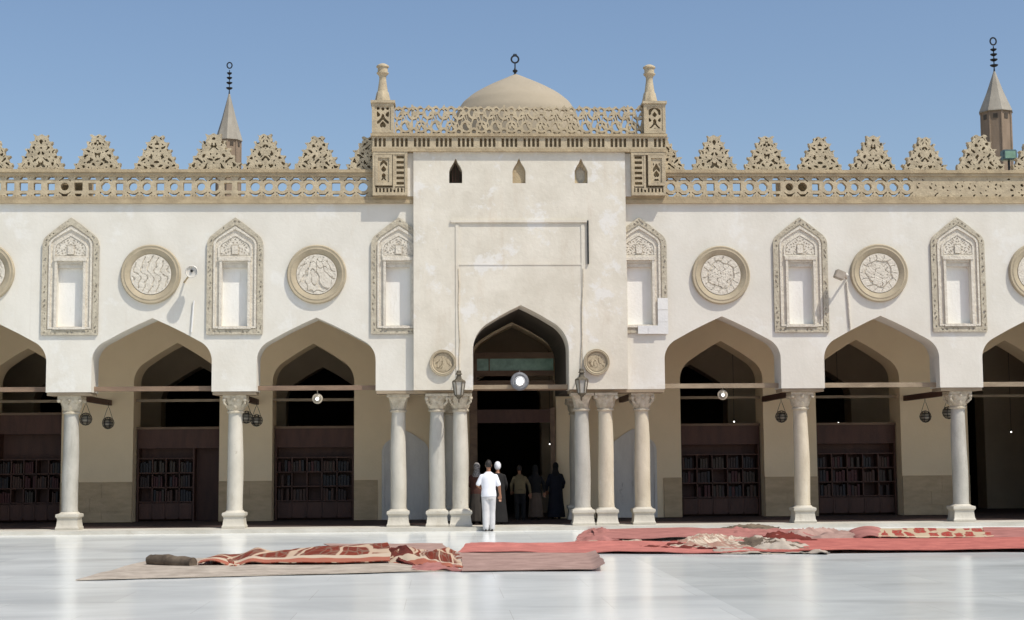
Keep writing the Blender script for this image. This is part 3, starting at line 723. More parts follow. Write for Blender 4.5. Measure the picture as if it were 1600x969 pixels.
# ---- portal crown
def panel_relief(parent_, x0, x1, z0, z1, yf, seed, name='carved_panel'):
    cx, cz = (x0+x1)/2, (z0+z1)/2
    def f(X, Z):
        e = np.minimum(np.minimum(X-x0, x1-X), np.minimum(Z-z0, z1-Z)); x, z = X-cx, Z-cz
        g = np.sin(26*abs(x)+2*np.sin(14*z+seed))*np.sin(19*z+seed+2*np.sin(12*abs(x)))
        return np.where(e > .04, np.minimum(e, -.04*(g-.15)), e)
    bm = bmesh.new(); carve(bm, f, x0, x1, z0, z1, .018, yf, yf+.115)
    return obj(name, bm, M['stone_light'], parent_)
Yt = -.24
ZB0, ZB1 = 8.93, 9.345
for s in (-1, 1):
    L = (-3.48, -2.66) if s < 0 else (2.66, 3.48)
    out = (-3.48, -3.0) if s < 0 else (3.0, 3.48)     # outer pier
    slot = (-2.96, -2.70) if s < 0 else (2.70, 2.96)
    bm = bmesh.new(); box(bm, L[0], L[1], Yt+.12, .45, 7.866, 8.90); box(bm, out[0], out[1], Yt+.12, .35, 9.36, 10.08)
    box(bm, L[0]-.02, L[1]+.02, Yt-.03, .40, 8.905, 8.985)  # moulding below slot band
    tw = obj('corner_pier', bm, M['stone'], mosque)
    bm = bmesh.new(); box(bm, *sorted((L[0] if s > 0 else L[1], s*2.522)), -.10, .4, 7.868, 8.90); obj('wall', bm, M['plaster'], mosque)
    bm = bmesh.new()       # plain frames
    def frame(x0, x1, z0, z1, t, y=Yt):
        box(bm, x0, x1, y-.02, y+.118, z1-t, z1); box(bm, x0, x1, y-.02, y+.118, z0, z0+t)
        box(bm, x0, x0+t, y-.02, y+.118, z0+t, z1-t); box(bm, x1-t, x1, y-.02, y+.118, z0+t, z1-t)
    frame(out[0]-.02, out[1]+.02, 9.36, 10.08, .07)
    box(bm, out[0]-.05, out[1]+.05, Yt-.06, .38, 10.08, 10.14); obj('upper_frame', bm, M['stone_light'], tw); bm = bmesh.new()
    frame(L[0], L[1], 7.868, 8.90, .06); frame(out[0]+.06, out[1]-.02, 8.10, 8.83, .07, Yt-.012)
    box(bm, slot[0]-.045, slot[0]-.0, Yt-.01, Yt+.118, 8.0, 8.84) if s < 0 else box(bm, slot[1], slot[1]+.045, Yt-.01, Yt+.118, 8.0, 8.84)
    obj('frame', bm, M['stone_light'], tw)
    panel_relief(tw, out[0]+.05, out[1]-.05, 9.43, 10.03, Yt, 2+s); panel_relief(tw, out[0]+.13, out[1]-.09, 8.17, 8.76, Yt, 5+s)
    bm = bmesh.new()
    nx = 6
    carve(bm, lambda X, Z: np.maximum(.028-abs(((Z-8.03) % .125)-.0625), np.minimum(abs(X-(slot[0]+slot[1])/2)-.09, .2)), slot[0], slot[1], 8.08, 8.83, .016, Yt+.0, Yt+.118)
    carve(bm, lambda X, Z: np.maximum(.022-abs(((X+9) % .085)-.0425), abs(Z-7.99)-.05), L[0]+.06, L[1]-.06, 7.93, 8.05, .012, Yt+.0, Yt+.118)
    obj('slot_grille', bm, M['stone_light'], tw)
    # finial turret on top of the pier
    p = at(598 if s < 0 else 1015, 160, Y=0).x; hh = 0 if s < 0 else -.0
    bm = bmesh.new(); c = p
    lathe(bm, [(.20, 10.14), (.19, 10.17), (.145, 10.38), (.135, 10.40)], c, -.02, 8)
    lathe(bm, [(.125, 10.40), (.11, 10.5), (.085, 10.68), (.082, 10.76), (.10, 10.80), (.145, 10.845), (.145, 10.87), (.12, 10.88), (.12, 10.99), (.15, 11.0), (.15, 11.03), (.11, 11.06), (.06, 11.085), (.01, 11.09)], c, -.02, 16)
    obj('turret', bm, M['stone_light'], tw, True, 35)
# slot band across
bm = bmesh.new()
box(bm, -3.48, 3.48, Yt+.115, .3, 8.99, 9.28); box(bm, -3.53, 3.53, Yt-.05, .36, 9.28, 9.345)
box(bm, -2.66+.02, 2.66-.02, Yt-.02, .3, 8.915, 8.985)
bd = obj('frieze', bm, M['stone'], mosque)
bm = bmesh.new()
def slots(X, Z):
    grp = (X+20) % .52
    w_ = ((X+20) % .104)
    bar = np.maximum(.021-abs(w_-.0), .021-abs(w_-.104)); big = .045-abs(grp-.26)
    return np.maximum.reduce([bar, big*(1), abs(Z-9.135)-.105])
carve(bm, slots, -3.5, 3.5, 8.99, 9.278, .0145, Yt+.0, Yt+.11)
obj('slot_grille', bm, M['stone_light'], bd)
# arabesque open screen
def screen(X, Z):
    x = X; z = Z-9.35
    P_ = .36
    u = (x % P_)-P_/2; u2 = ((x+P_/2) % P_)-P_/2
    w_ = .025
    wob = .03*np.sin(5.1*x)
    r1 = w_-abs(np.hypot(u*1.1, z-.20)-.125); r2 = w_-abs(np.hypot(u2*1.05, z-.53-wob*.3)-.13)
    s1 = w_-abs(z-(.36+.17*np.sin(2*np.pi*x/P_+.4))) *.62
    s2 = w_-abs(z-(.36-.19*np.sin(2*np.pi*x/P_*1.5+1.0)))*.55
    s3 = w_-np.abs(np.hypot(u2, z-.08)-.075); s4 = w_-np.abs(np.hypot(u, z-.60)-.075)
    k = w_*1.2-abs(u)*1.0; k = np.minimum(k, .5-abs(z-.30)*1.6)
    base = .035-z
    s = np.maximum.reduce([r1, r2, s1, s2, s3, s4, base, np.minimum(w_-abs(u2), z-.6)])
    top = .70+.05*np.sin(2*np.pi*x/P_*1.0)+.02*np.sin(31*x)
    return np.minimum(s, top-z)
bm = bmesh.new(); carve(bm, screen, -2.97, 2.97, 9.347, 10.12, .0165, -.10, .03)
for x in (-2.55, 2.62): box(bm, x-.02, x+.02, -.08, .01, 9.35, 10.08)
obj('arabesque_screen', bm, M['stone_light'], mosque)

# ---- dome
YD = 5.0; pd = at(806, 118, Y=YD); cdm = pd.x; RD = 1.78; zc = pd.z-RD-.02
DPX = [(0, -2), (14, 4), (30, 11.5), (48, 20.5), (70, 33.5), (86, 47), (97, 66), (103, 90), (104, 104)]
def dprof(h):
    for (r1, h1), (r2, h2) in zip(DPX, DPX[1:]):
        if h1 <= h <= h2: return r1+(r2-r1)*((h-h1)/(h2-h1))**.72 if r1 == 0 else r1+(r2-r1)*(h-h1)/(h2-h1)
DP = [(max(.02, dprof(106*(1-i/40)-2)/104*RD), pd.z-(106*(1-i/40)-2)/104*RD) for i in range(41)]
for _ in range(1): DP = [DP[0]]+[((DP[i-1][0]+2*DP[i][0]+DP[i+1][0])/4, DP[i][1]) for i in range(1, 40)]+[DP[-1]]
bm = bmesh.new(); lathe(bm, [(RD*1.02, 9.02), (RD*1.02, zc), (RD, zc+.005)]+DP[1:], cdm, YD, 64)
dome = obj('dome', bm, M['dome'], mosque, True, 50)
bm = bmesh.new(); zt = pd.z; fx = cdm-.02
lathe(bm, [(.09, zt-.04), (.05, zt+.02), (.022, zt+.06), (.06, zt+.10), (.075, zt+.13), (.03, zt+.17), (.018, zt+.22), (.018, zt+.34)], fx, YD, 12)
ring_loop(bm, (fx, YD, zt+.45), .10, .024); tube(bm, [(fx-.06, YD, zt+.53), (fx-.015, YD, zt+.60)], .02, 6); tube(bm, [(fx+.06, YD, zt+.53), (fx+.015, YD, zt+.60)], .02, 6)
obj('finial', bm, M['iron'], dome, True)

# ================================================================== MINARETS
def minaret(px_l, px_r, py_cone_base, px_ap, py_ap, py_fin, Y, label):
    a, b = at(px_l, py_cone_base, Y=Y), at(px_r, py_cone_base, Y=Y); rad = (b.x-a.x)/2; cx = (a.x+b.x)/2; zb = a.z
    ap = at(px_ap, py_ap, Y=Y); ft = at(px_ap, py_fin, Y=Y)
    t = thing('minaret', label, 'minaret', (cx, Y, 0))
    bm = bmesh.new(); lathe(bm, [(rad*1.25, 0), (rad*1.25, zb*.55), (rad*1.5, zb*.57), (rad*1.5, zb*.62), (rad*.93, zb*.63), (rad*.93, zb-.02)], 0, 0, 8)
    n = 8
    for k in range(n):
        an = 2*math.pi*(k)/n; c, s = math.cos(an)*rad*.93, math.sin(an)*rad*.93
        tube(bm, [(c, s, zb*.63), (c, s, zb-.02)], rad*.06, 6)
    for v in bm.verts: pass
    sh = obj('shaft', bm, M['minaret'], t)
    bm = bmesh.new()
    for k in range(n):
        an = 2*math.pi*(k+.5)/n; q = rad*.93*math.cos(math.pi/8)
        ux, uy = -math.sin(an), math.cos(an); c, s = math.cos(an)*q, math.sin(an)*q
        h_ = rad*.3; w_ = rad*.13; z1 = zb-rad*.22
        P = []
        for dn in (-.05, .02):
            for (a_, z_) in ((-w_, z1-h_), (w_, z1-h_), (w_, z1), (-w_, z1)):
                P.append(bm.verts.new((c+math.cos(an)*dn+ux*a_, s+math.sin(an)*dn+uy*a_, z_)))
        for f in ((0, 1, 2, 3), (7, 6, 5, 4), (0, 4, 5, 1), (1, 5, 6, 2), (2, 6, 7, 3), (3, 7, 4, 0)): bm.faces.new([P[i] for i in f])
    obj('dark_window_block', bm, M['void'], sh)  # solid dark blocks stand in for shade inside the openings
    bm = bmesh.new(); lathe(bm, [(rad*.9, zb-.04), (rad*1.06, zb-.02), (rad*1.04, zb+.04), (rad*.55, zb+(ap.z-zb)*.47), (rad*.06, ap.z), (.01, ap.z+.05)], 0, 0, 8)
    obj('cone_roof', bm, M['lead'], t)
    bm = bmesh.new(); H = ft.z-ap.z; z0 = ap.z
    lathe(bm, [(rad*.07, z0-.08), (rad*.03, z0+H*.14)], 0, 0, 8)
    tube(bm, [(0, 0, z0), (0, 0, z0+H*.72)], rad*.035, 6)
    for q in (.16, .32, .47, .61):
        zz = z0+H*q; rr = rad*(.27-.12*q)
        lathe(bm, [(rad*.04, zz-H*.035), (rr*.6, zz-H*.02), (rr, zz+H*.015), (rr, zz+H*.03), (rad*.04, zz+H*.035)], 0, 0, 12)
    ring_loop(bm, (0, 0, z0+H*.86), rad*.19, rad*.05, sz=1.2)
    obj('finial', bm, M['iron'], t)
    return t
minaret(337, 378, 220, 357, 147, 95, 40, 'distant octagonal minaret with grey cone roof rising left of the dome')
minaret(1531, 1581, 176, 1553, 112, 57, 34, 'tall brown minaret with slim finial rising above the right end of the parapet')

# ================================================================== LAMPS
def globe_lamp(px, py, y, rad, label, group=None, big=False):
    p = at(px, py, Y=y)
    t = thing('globe_lamp', label, 'lamp', tuple(p), 0, group)
    bm = bmesh.new()
    ring_loop(bm, (0, 0, 0), rad*(.80 if big else .86), rad*(.24 if big else .17), 'y', 24, 8); tube(bm, [(0, 0, rad*.9), (0, 0, 3.33-p.z if p.z < 3.28 else rad*1.3)], .008, 6)
    obj('rim', bm, M['grey_metal'] if big else M['capital'], t, True)
    bm = bmesh.new(); sphere(bm, (0, 0, 0), rad*(.64 if big else .80), rad*.5, rad*(.64 if big else .80), 20)
    obj('shade', bm, M['lamp_glass'] if big else M['smoky_glass'], t, True)
    bm = bmesh.new(); sphere(bm, (0, -rad*.45, -rad*.05), rad*(.32 if not big else .4), rad*.2, rad*(.32 if not big else .4), 12)
    obj('bulb', bm, M['bulb'], t, True)
globe_lamp(812, 596, .16, .21, 'large white round lamp hanging in the middle of the portal arch', None, True)
globe_lamp(496, 623, .36, .12, 'small round lamp hung under the tie beam of the arch left of the portal')
globe_lamp(1129, 617, .36, .12, 'small round lamp hung under the tie beam of the arch right of the portal')
def cage_lamp(px, py, y, label, rad=.15):
    p = at(px, py, Y=y); t = thing('hanging_lamp', label, 'lamp', tuple(p))
    bm = bmesh.new()
    for k in range(3):
        a = k*math.pi/3
        for i in range(12):
            b0, b1 = math.pi*i/6, math.pi*(i+1)/6
            f = lambda b: (rad*math.cos(b)*math.cos(a), rad*math.cos(b)*math.sin(a), rad*math.sin(b))
            tube(bm, [f(b0), f(b1)], .009, 5)
    for z in (-.5, 0, .5): ring_loop(bm, (0, 0, rad*z), rad*math.sqrt(1-z*z), .008, 'z', 16, 5)
    obj('cage', bm, M['metal'], t)
    bm = bmesh.new(); sphere(bm, (0, 0, -.01), rad*.86, rad*.86, rad*.84, 14); obj('bowl', bm, M['smoky_glass'], t, True)
    bm = bmesh.new(); H = 3.15-p.z
    for s in (-1, 1): tube(bm, [(s*rad*.9, 0, rad*.2), (s*.02, 0, H*.75)], .006, 5)
    tube(bm, [(0, 0, H*.75), (0, 0, H)], .008, 5); obj('chain', bm, M['metal'], t)
for px, py, y, lb in ((134, 655, 1.6, 'round caged lamp nearest the leftmost full column'), (169, 661, 3.4, 'round caged lamp hanging before the plain left pier, right of another'),
        (385, 652, 1.6, 'caged lamp half hidden behind the second column from the left'), (401, 657, 3.4, 'caged lamp just right of the second column from the left'),
        (1221, 651, 2.6, 'caged lamp left of the second column from the right'), (1446, 651, 3.2, 'caged lamp before the right pier, clear of any column'),
        (1482, 645, 1.2, 'caged lamp partly behind the rightmost column')):
    cage_lamp(px, py, y, lb)
def wall_lantern(px, py, label):
    p = at(px, py, Y=Ypf-.28); t = thing('wall_lantern', label, 'lantern', tuple(p))
    bm = bmesh.new()
    lathe(bm, [(.16, .13), (.15, .16), (.07, .21), (.05, .30), (.085, .31), (.06, .34), (.05, .40)], 0, 0, 6)
    lathe(bm, [(.03, -.26), (.06, -.22), (.10, -.19), (.10, -.165)], 0, 0, 6)
    for k in range(6):
        a = 2*math.pi*k/6; tube(bm, [(.10*math.cos(a), .10*math.sin(a), -.17), (.15*math.cos(a), .15*math.sin(a), .14)], .012, 5)
    tube(bm, [(0, 0, -.24), (0, .10, -.33), (0, .26, -.30), (0, .28, -.2)], .016, 6); tube(bm, [(0, 0, .34), (0, .28, .34)], .014, 6)
    obj('frame', bm, M['bronze'], t)
    bm = bmesh.new(); lathe(bm, [(.088, -.165), (.135, .13)], 0, 0, 6); obj('glass', bm, M['lantern_glass'], t)
wall_lantern(717, 606, 'black metal lantern on the wall left of the portal arch')
wall_lantern(909, 603, 'black metal lantern on the wall right of the portal arch')

# floodlights on the wings
t = thing('floodlight', 'small rusty white floodlight on an arm beside the left medallion', 'floodlight', tuple(at(300, 425, Y=-.38)))
bm = bmesh.new(); lathe(bm, [(.03, .14), (.10, .10), (.14, .0), (.15, -.06), (.135, -.07), (.12, -.03)], 0, 0, 18, 'y'); 
obj('housing', bm, M['white_paint'], t, True)
bm = bmesh.new(); sphere(bm, (.0, -.05, .02), .035, .02, .035, 10); obj('bulb', bm, M['metal'], t, True)
bm = bmesh.new(); tube(bm, [(-.02, .08, -.02), (-.14, .2, -.12), (-.24, .38, -.20)], .022, 8); obj('bracket', bm, M['stone'], t)
t = thing('floodlight', 'square grey floodlight on a pole beside the right medallion', 'floodlight', tuple(at(1313, 430, Y=-.36)))
bm = bmesh.new(); box(bm, -.13, .10, -.10, .12, -.10, .10); bmesh.ops.bevel(bm, geom=list(bm.edges), offset=.015, segments=2, affect='EDGES')
bmesh.ops.rotate(bm, verts=bm.verts, cent=(0, 0, 0), matrix=Matrix.Rotation(R(22), 3, 'Y'))
obj('housing', bm, M['camera_box'], t)
bm = bmesh.new(); sphere(bm, (.14, -.02, 0), .055, .055, .05, 12); obj('knob', bm, M['white_paint'], t, True)
bm = bmesh.new(); tube(bm, [(.1, .05, 0), (.24, .36, -.03)], .025, 8); obj('bracket', bm, M['camera_box'], t)
for (pa_, pb_, lb, m_) in (((1323, 440), (1329, 514), 'pale straight conduit running down from the right floodlight to the arch', 'stucco'), ((303, 470), (299, 519), 'short white conduit below the left floodlight', 'white_patch')):
    a, b = at(*pa_, Y=-.03), at(*pb_, Y=-.03); bm = bmesh.new(); tube(bm, [a, (a+b)/2, b], .022, 8); tag(obj('conduit', bm, M[m_]), lb, 'conduit')
for (pa_, pb_, lb) in (((716, 420), (718, 588), 'thin cable running down the portal wall to the left lantern'), ((911, 420), (908, 585), 'thin cable running down the portal wall to the right lantern')):
    a, b = at(*pa_, Y=Ypf-.022), at(*pb_, Y=Ypf-.022); bm = bmesh.new()
    tube(bm, [a+(b-a)*k/6+Vector((.012*math.sin(k*2), 0, 0)) for k in range(7)], .011, 6); tag(obj('cable', bm, M['capital']), lb, 'cable')
# floodlight on the roof, right
p = at(1576, 243, Y=.9); t = thing('floodlight', 'teal grey floodlight box on the parapet under the right minaret', 'floodlight', (p.x, .9, 8.1))
bm = bmesh.new(); box(bm, -.17, .17, -.12, .12, p.z-8.1-.13, p.z-8.1+.13); bmesh.ops.bevel(bm, geom=list(bm.edges), offset=.02, segments=2, affect='EDGES'); obj('housing', bm, M['teal_metal'], t)
bm = bmesh.new(); box(bm, -.13, .13, -.125, -.121, p.z-8.1-.09, p.z-8.1+.09); obj('lens', bm, M['green_glass'], t)
bm = bmesh.new(); tube(bm, [(0, 0, -.5), (0, 0, p.z-8.1-.12)], .03, 8); obj('stand', bm, M['metal'], t)

# ================================================================== BOOKCASES
BK = [0]
def bookcase(x0, x1, y, ztop, label, door=False, wide=False):
    W = x1-x0; t = thing('bookcase', label, 'bookcase', ((x0+x1)/2, y, .086)); h = W/2
    bm = bmesh.new(); Z = ztop-.086
    box(bm, -h, h, .42, .45, 0, Z)
    box(bm, -h, -h+.05, 0, .42, 0, Z); box(bm, h-.05, h, 0, .42, 0, Z)
    box(bm, -h+.05, h-.05, -.01, .42, Z-.50, Z); obj('case', bm, M['wood_dark'], t)
    bm = bmesh.new(); box(bm, -h-.02, h+.02, -.04, .44, Z+.001, Z+.06); obj('cornice', bm, M['wood'], t)
    right = h-.05 if not door else h-.72
    zs = [.52, .90, 1.28]
    bm = bmesh.new()
    for z in zs+[1.66 if Z-.5 > 1.68 else Z-.52]: box(bm, -h+.05, right, .01, .42, z-.03, z)
    n = 4 if door else 5; cw = (right+h-.05)/n
    for k in range(1, n): box(bm, -h+.05+k*cw-.015, -h+.05+k*cw+.015, .01, .42, .1, zs[-1]+.35)
    obj('shelf', bm, M['wood_dark'], t)
    for k in range(n):
        bm = bmesh.new(); box(bm, -h+.05+k*cw+.02, -h+.05+(k+1)*cw-.02, .0, .02, .06, .47); box(bm, -h+.05+k*cw+.07, -h+.05+(k+1)*cw-.07, -.012, -.001, .12, .41)
        obj('cupboard_door', bm, M['wood_dark'], t)
    if door:
        bm = bmesh.new(); box(bm, right, right+.04, 0, .42, 0, Z-.5); obj('post', bm, M['wood_dark'], t)
    for z in zs:
        for k in range(n):
            xa = (x0+x1)/2-h+.05+k*cw+.025; xb = xa+cw-.05
            if random.random() < .12: continue
            nb = 4; x = xa
            fill = random.uniform(.75, 1)
            bw = (xb-xa)*fill/nb
            c = random.randrange(5)
            for j in range(nb):
                if random.random() < .12: x += bw; continue
                bb = bw*random.uniform(.82, .96); hb = random.uniform(.24, .31)
                me_key = (c if random.random() < .7 else random.randrange(5))
                o = bpy.data.objects.new('book', BOOKM[me_key]); COL.objects.link(o)
                o.location = (x+bb/2, y+.15, .086+z+.001); o.scale = (bb, 1, hb)
                tag(o, 'thick bound book standing on '+label.split(' with')[0], 'book', 'books in the gallery bookcases'); x += bw
BOOKM = []
for i in range(5):
    bm = bmesh.new(); box(bm, -.5, .5, -.09, .09, 0, 1); bmesh.ops.bevel(bm, geom=[e for e in bm.edges if abs(e.verts[0].co.x-e.verts[1].co.x) < .01 and e.verts[0].co.y < 0 and e.verts[1].co.y < 0 and abs(e.verts[0].co.z-e.verts[1].co.z) > .5], offset=.06, segments=2, affect='EDGES')
    bmesh.ops.recalc_face_normals(bm, faces=bm.faces)
    me = bpy.data.meshes.new('book'); bm.to_mesh(me); bm.free(); me.materials.append(M['book%d' % i]); BOOKM.append(me)
YB = 5.05
bookcase(-13.55, -11.83, YB, 2.9, 'the tall dark bookcase at the far left edge', False)
bookcase(-9.90, -7.72, YB, 2.50, 'the dark bookcase with a doorway gap in the second opening from the left', True)
bookcase(-6.28, -4.20, YB, 2.50, 'the dark bookcase left of the left grey arched door', False)
bookcase(4.51, 6.67, YB, 2.50, 'the dark bookcase right of the right grey arched door', False)
bookcase(8.15, 10.37, YB, 2.50, 'the dark bookcase in the last full opening on the right', False)
# two tiny lit bulbs deep inside
for px, py, y, lb in ((859, 694, 9, 'tiny lit bulb glowing deep inside the portal'), (1310, 661, 7, 'tiny lit bulb above the rightmost bookcase'), (1147, 659, 7, 'tiny lit bulb above the bookcase right of the portal'), (1580, 675, 8, 'tiny lit bulb in the black opening at the far right')):
    p = at(px, py, Y=y); t = thing('light_bulb', lb, 'lamp', tuple(p)); bm = bmesh.new(); sphere(bm, (0, 0, 0), .022, seg=10); obj('bulb', bm, M['bulb'], t)
    bm = bmesh.new(); tube(bm, [(0, 0, .03), (0, 0, 5.5-p.z)], .006, 5); lathe(bm, [(.02, .02), (.02, .08)], 0, 0, 8); obj('cord', bm, M['metal'], t)

# ================================================================== CARPETS
def fbm(x, y, s):
    return .5*math.sin(x*1.7+1.3*math.sin(y*1.1+s)+s)+.3*math.sin(y*2.9+1.7*math.sin(x*1.9)+2*s)+.2*math.sin(x*5.3+y*3.7+s)
def sheet(name, quad, nx, ny, hfn, m, parent=None, thick=.014, wig=.03, seed=0):
    """cloth over ground quad [near-left, near-right, far-right, far-left] in world XY, height by hfn(u,v,x,y)"""
    bm = bmesh.new(); uvl = bm.loops.layers.uv.new('UVMap'); G = []; Bt = []
    q = [Vector((p[0], p[1])) for p in quad]
    for j in range(ny+1):
        row = []; rb = []
        for i in range(nx+1):
            u, v = i/nx, j/ny; p = (q[0]*(1-u)+q[1]*u)*(1-v)+(q[3]*(1-u)+q[2]*u)*v
            x = p.x+wig*fbm(p.x*2, p.y*1.3, seed+1)*(1 if 0 <= u <= 1 else 0); y = p.y+wig*2.5*fbm(p.x*1.1, p.y*2, seed+3)
            r_ = hfn(u, v, x, y)
            if isinstance(r_, tuple):
                x += r_[1]; y += r_[2]; h = r_[0]+.035*mnoise.noise(Vector((x*7, y*3, seed)))+.018*mnoise.noise(Vector((x*17, y*8, seed)))
            else: h = r_
            row.append((bm.verts.new((x, y, max(h, .003)+thick)), u, v)); rb.append((bm.verts.new((x, y, max(h, .003))), u, v))
        G.append(row); Bt.append(rb)
    def face(vs_):
        f = bm.faces.new([a[0] for a in vs_])
        for lp, a in zip(f.loops, vs_): lp[uvl].uv = (a[1], a[2])
    for j in range(ny):
        for i in range(nx):
            face((G[j][i], G[j][i+1], G[j+1][i+1], G[j+1][i])); face((Bt[j+1][i], Bt[j+1][i+1], Bt[j][i+1], Bt[j][i]))
    for i in range(nx): face((Bt[0][i], Bt[0][i+1], G[0][i+1], G[0][i])); face((G[ny][i], G[ny][i+1], Bt[ny][i+1], Bt[ny][i]))
    for j in range(ny): face((G[j][0], G[j+1][0], Bt[j+1][0], Bt[j][0])); face((Bt[j][nx], Bt[j+1][nx], G[j+1][nx], G[j][nx]))
    return obj(name, bm, m, parent, True, 60)
g = lambda px, py, z=0: at(px, py, Z=z)
G2 = lambda *ps: [(g(*p).x, g(*p).y) for p in ps]
MC = {}
MC['backing'] = carpet_mat('carpet_backing', (.50, .43, .35), (.36, .30, .24))
MC['backing2'] = carpet_mat('pinkish_carpet_backing', (.42, .28, .235), (.32, .205, .17))
MC['red'] = carpet_mat('faded_red_pile', (.52, .17, .135), (.40, .12, .10))
MC['salmon'] = carpet_mat('salmon_red_pile', (.55, .195, .16), (.43, .15, .125))
MC['rose'] = carpet_mat('dusty_rose_pile', (.44, .19, .165), (.33, .14, .12))
MC['persian'] = carpet_mat('red_patterned_pile', (.23, .042, .022), (.15, .028, .016), (5.0, .8, .035, .06), (.50, .37, .26), [('v', .0, .10, (.36, .12, .075)), ('v', .10, .20, (.52, .41, .30)), ('v', .93, 1.0, (.55, .42, .30))])
MC['beige_pattern'] = carpet_mat('beige_pile_with_red_motifs', (.40, .05, .04), (.33, .045, .035), (11, 1.0, .09, .13), (.47, .37, .25), [('v', .0, .08, (.58, .46, .32)), ('u', .0, .05, (.5, .4, .27))])
MC['straw'] = carpet_mat('pale_fringed_backing', (.66, .57, .45), (.40, .29, .21), (3.5, 9, .05, .10), (.34, .20, .15))
MC['brown'] = carpet_mat('brown_rolled_backing', (.20, .155, .11), (.08, .06, .045))
MC['darkred'] = carpet_mat('dark_red_fold', (.17, .035, .025), (.10, .022, .016))
flat = lambda s, a=.012: (lambda u, v, x, y: a*(1+fbm(x*1.3, y*.8, s)))

# 1 long patterned carpet folded back, left
t = thing('carpet', 'long patterned red carpet folded back over its pale underside, at the left', 'carpet', (0, 0, 0))
sheet('underside', G2((120, 908), (722, 893), (722, 866), (236, 876)), 60, 18, flat(1), MC['backing'], t, seed=2)
sheet('underside', G2((560, 866), (700, 866), (692, 851), (505, 853)), 24, 8, flat(4, .02), MC['backing2'], t, seed=5)
def fold(u, v, x, y): 
    return .05+.05*math.sin(math.pi*v)**.6+.02*fbm(x*3, y*1, 3)+.035*u*math.sin(math.pi*v)+(.05*math.sin(x*9+y)*math.exp(-((u-.15)/.15)**2))
sheet('patterned_pile', G2((306, 887), (612, 883), (606, 854), (372, 870)), 70, 16, fold, MC['persian'], t, seed=7)
a, b = g(234, 884), g(302, 887); bm = bmesh.new()
n_ = 14; pts = [Vector((a.x+(b.x-a.x)*k/n_, a.y+(b.y-a.y)*k/n_, (.088)+.008*math.sin(k*1.3))) for k in range(n_+1)]
tube(bm, pts, .088, 18)
for v in bm.verts:
    an = math.atan2(v.co.z-.088, v.co.y-a.y); v.co.z += .014*math.sin(3*an+v.co.x*4); v.co.y += .016*math.sin(2*an+v.co.x*7)
obj('rolled_end', bm, MC['brown'], t, True)
def crump(s, amp, k=1):
    return lambda u, v, x, y: (amp*(.15+.85*(1-abs(math.sin(x*3.2*k+.8*y+1.6*math.sin(y*1.3+s)+s))**.8)*(.6+.4*math.sin(y*2.3+s)))*math.sin(math.pi*min(1, max(0, u*.96+.02)))**.5*math.sin(math.pi*min(1, max(0, v*.9+.08)))**.5, .05*fbm(x*4, y*2, s+2), .12*fbm(x*3, y*3, s+5))
sheet('crumpled_fold', G2((612, 884), (722, 890), (716, 862), (612, 862)), 34, 16, crump(3, .21, 1.3), MC['persian'], t, seed=1)
sheet('crumpled_fold', G2((300, 886), (372, 887), (372, 876), (296, 880)), 24, 12, crump(8, .13), MC['persian'], t, seed=4)
sheet('crumpled_fold', G2((606, 880), (650, 886), (640, 866), (604, 856)), 20, 14, crump(5, .24, 1.5), MC['darkred'], t, seed=5)
sheet('crumpled_fold', G2((640, 893), (722, 894), (722, 884), (650, 880)), 20, 8, crump(6, .08), MC['rose'], t, seed=9)
# 2 square pinkish backing
t = tag(sheet('carpet', G2((724, 894), (946, 893), (930, 868), (716, 866)), 50, 18, lambda u, v, x, y: .02+.012*fbm(x, y, 2)+(.09*((u-.93)/.07)**1.0 if u > .93 else 0)*(1-.5*v), MC['backing2'], seed=11), 'pinkish brown carpet lying face down with one corner curled up, nearest the camera', 'carpet')
# 3 long red runner
tag(sheet('carpet', G2((716, 866), (1250, 866), (1250, 846), (735, 852)), 90, 14, lambda u, v, x, y: .03+.02*fbm(x*1.6, y*.7, 5)+.05*math.exp(-((v-.62-.15*u)/.09)**2), MC['salmon'], seed=3), 'long faded red runner stretching right from the patterned carpet', 'carpet')
tag(sheet('carpet', G2((1165, 866), (1780, 862), (1760, 844), (1150, 848)), 90, 14, lambda u, v, x, y: .055+.012*fbm(x*1.2, y*.7, 9), MC['red'], seed=6), 'wide faded red carpet lying flat at the right edge, nearest there', 'carpet')
# 4 dusty rose carpet behind
t = thing('carpet', 'dusty rose carpet with a rumpled left end in front of the right portal columns', 'carpet', (0, 0, 0))
sheet('pile', G2((930, 846), (1215, 845), (1215, 831), (924, 829)), 60, 14, lambda u, v, x, y: .05+.03*fbm(x*1.2, y*.8, 1)+.03*math.sin(math.pi*v), MC['rose'], t, seed=4)
sheet('crumpled_fold', G2((896, 848), (975, 848), (950, 828), (918, 828)), 26, 16, crump(2, .17), MC['rose'], t, seed=8)
sheet('crumpled_fold', G2((896, 852), (1008, 851), (1000, 843), (915, 842)), 26, 8, crump(5, .08), MC['straw'], t, seed=3)
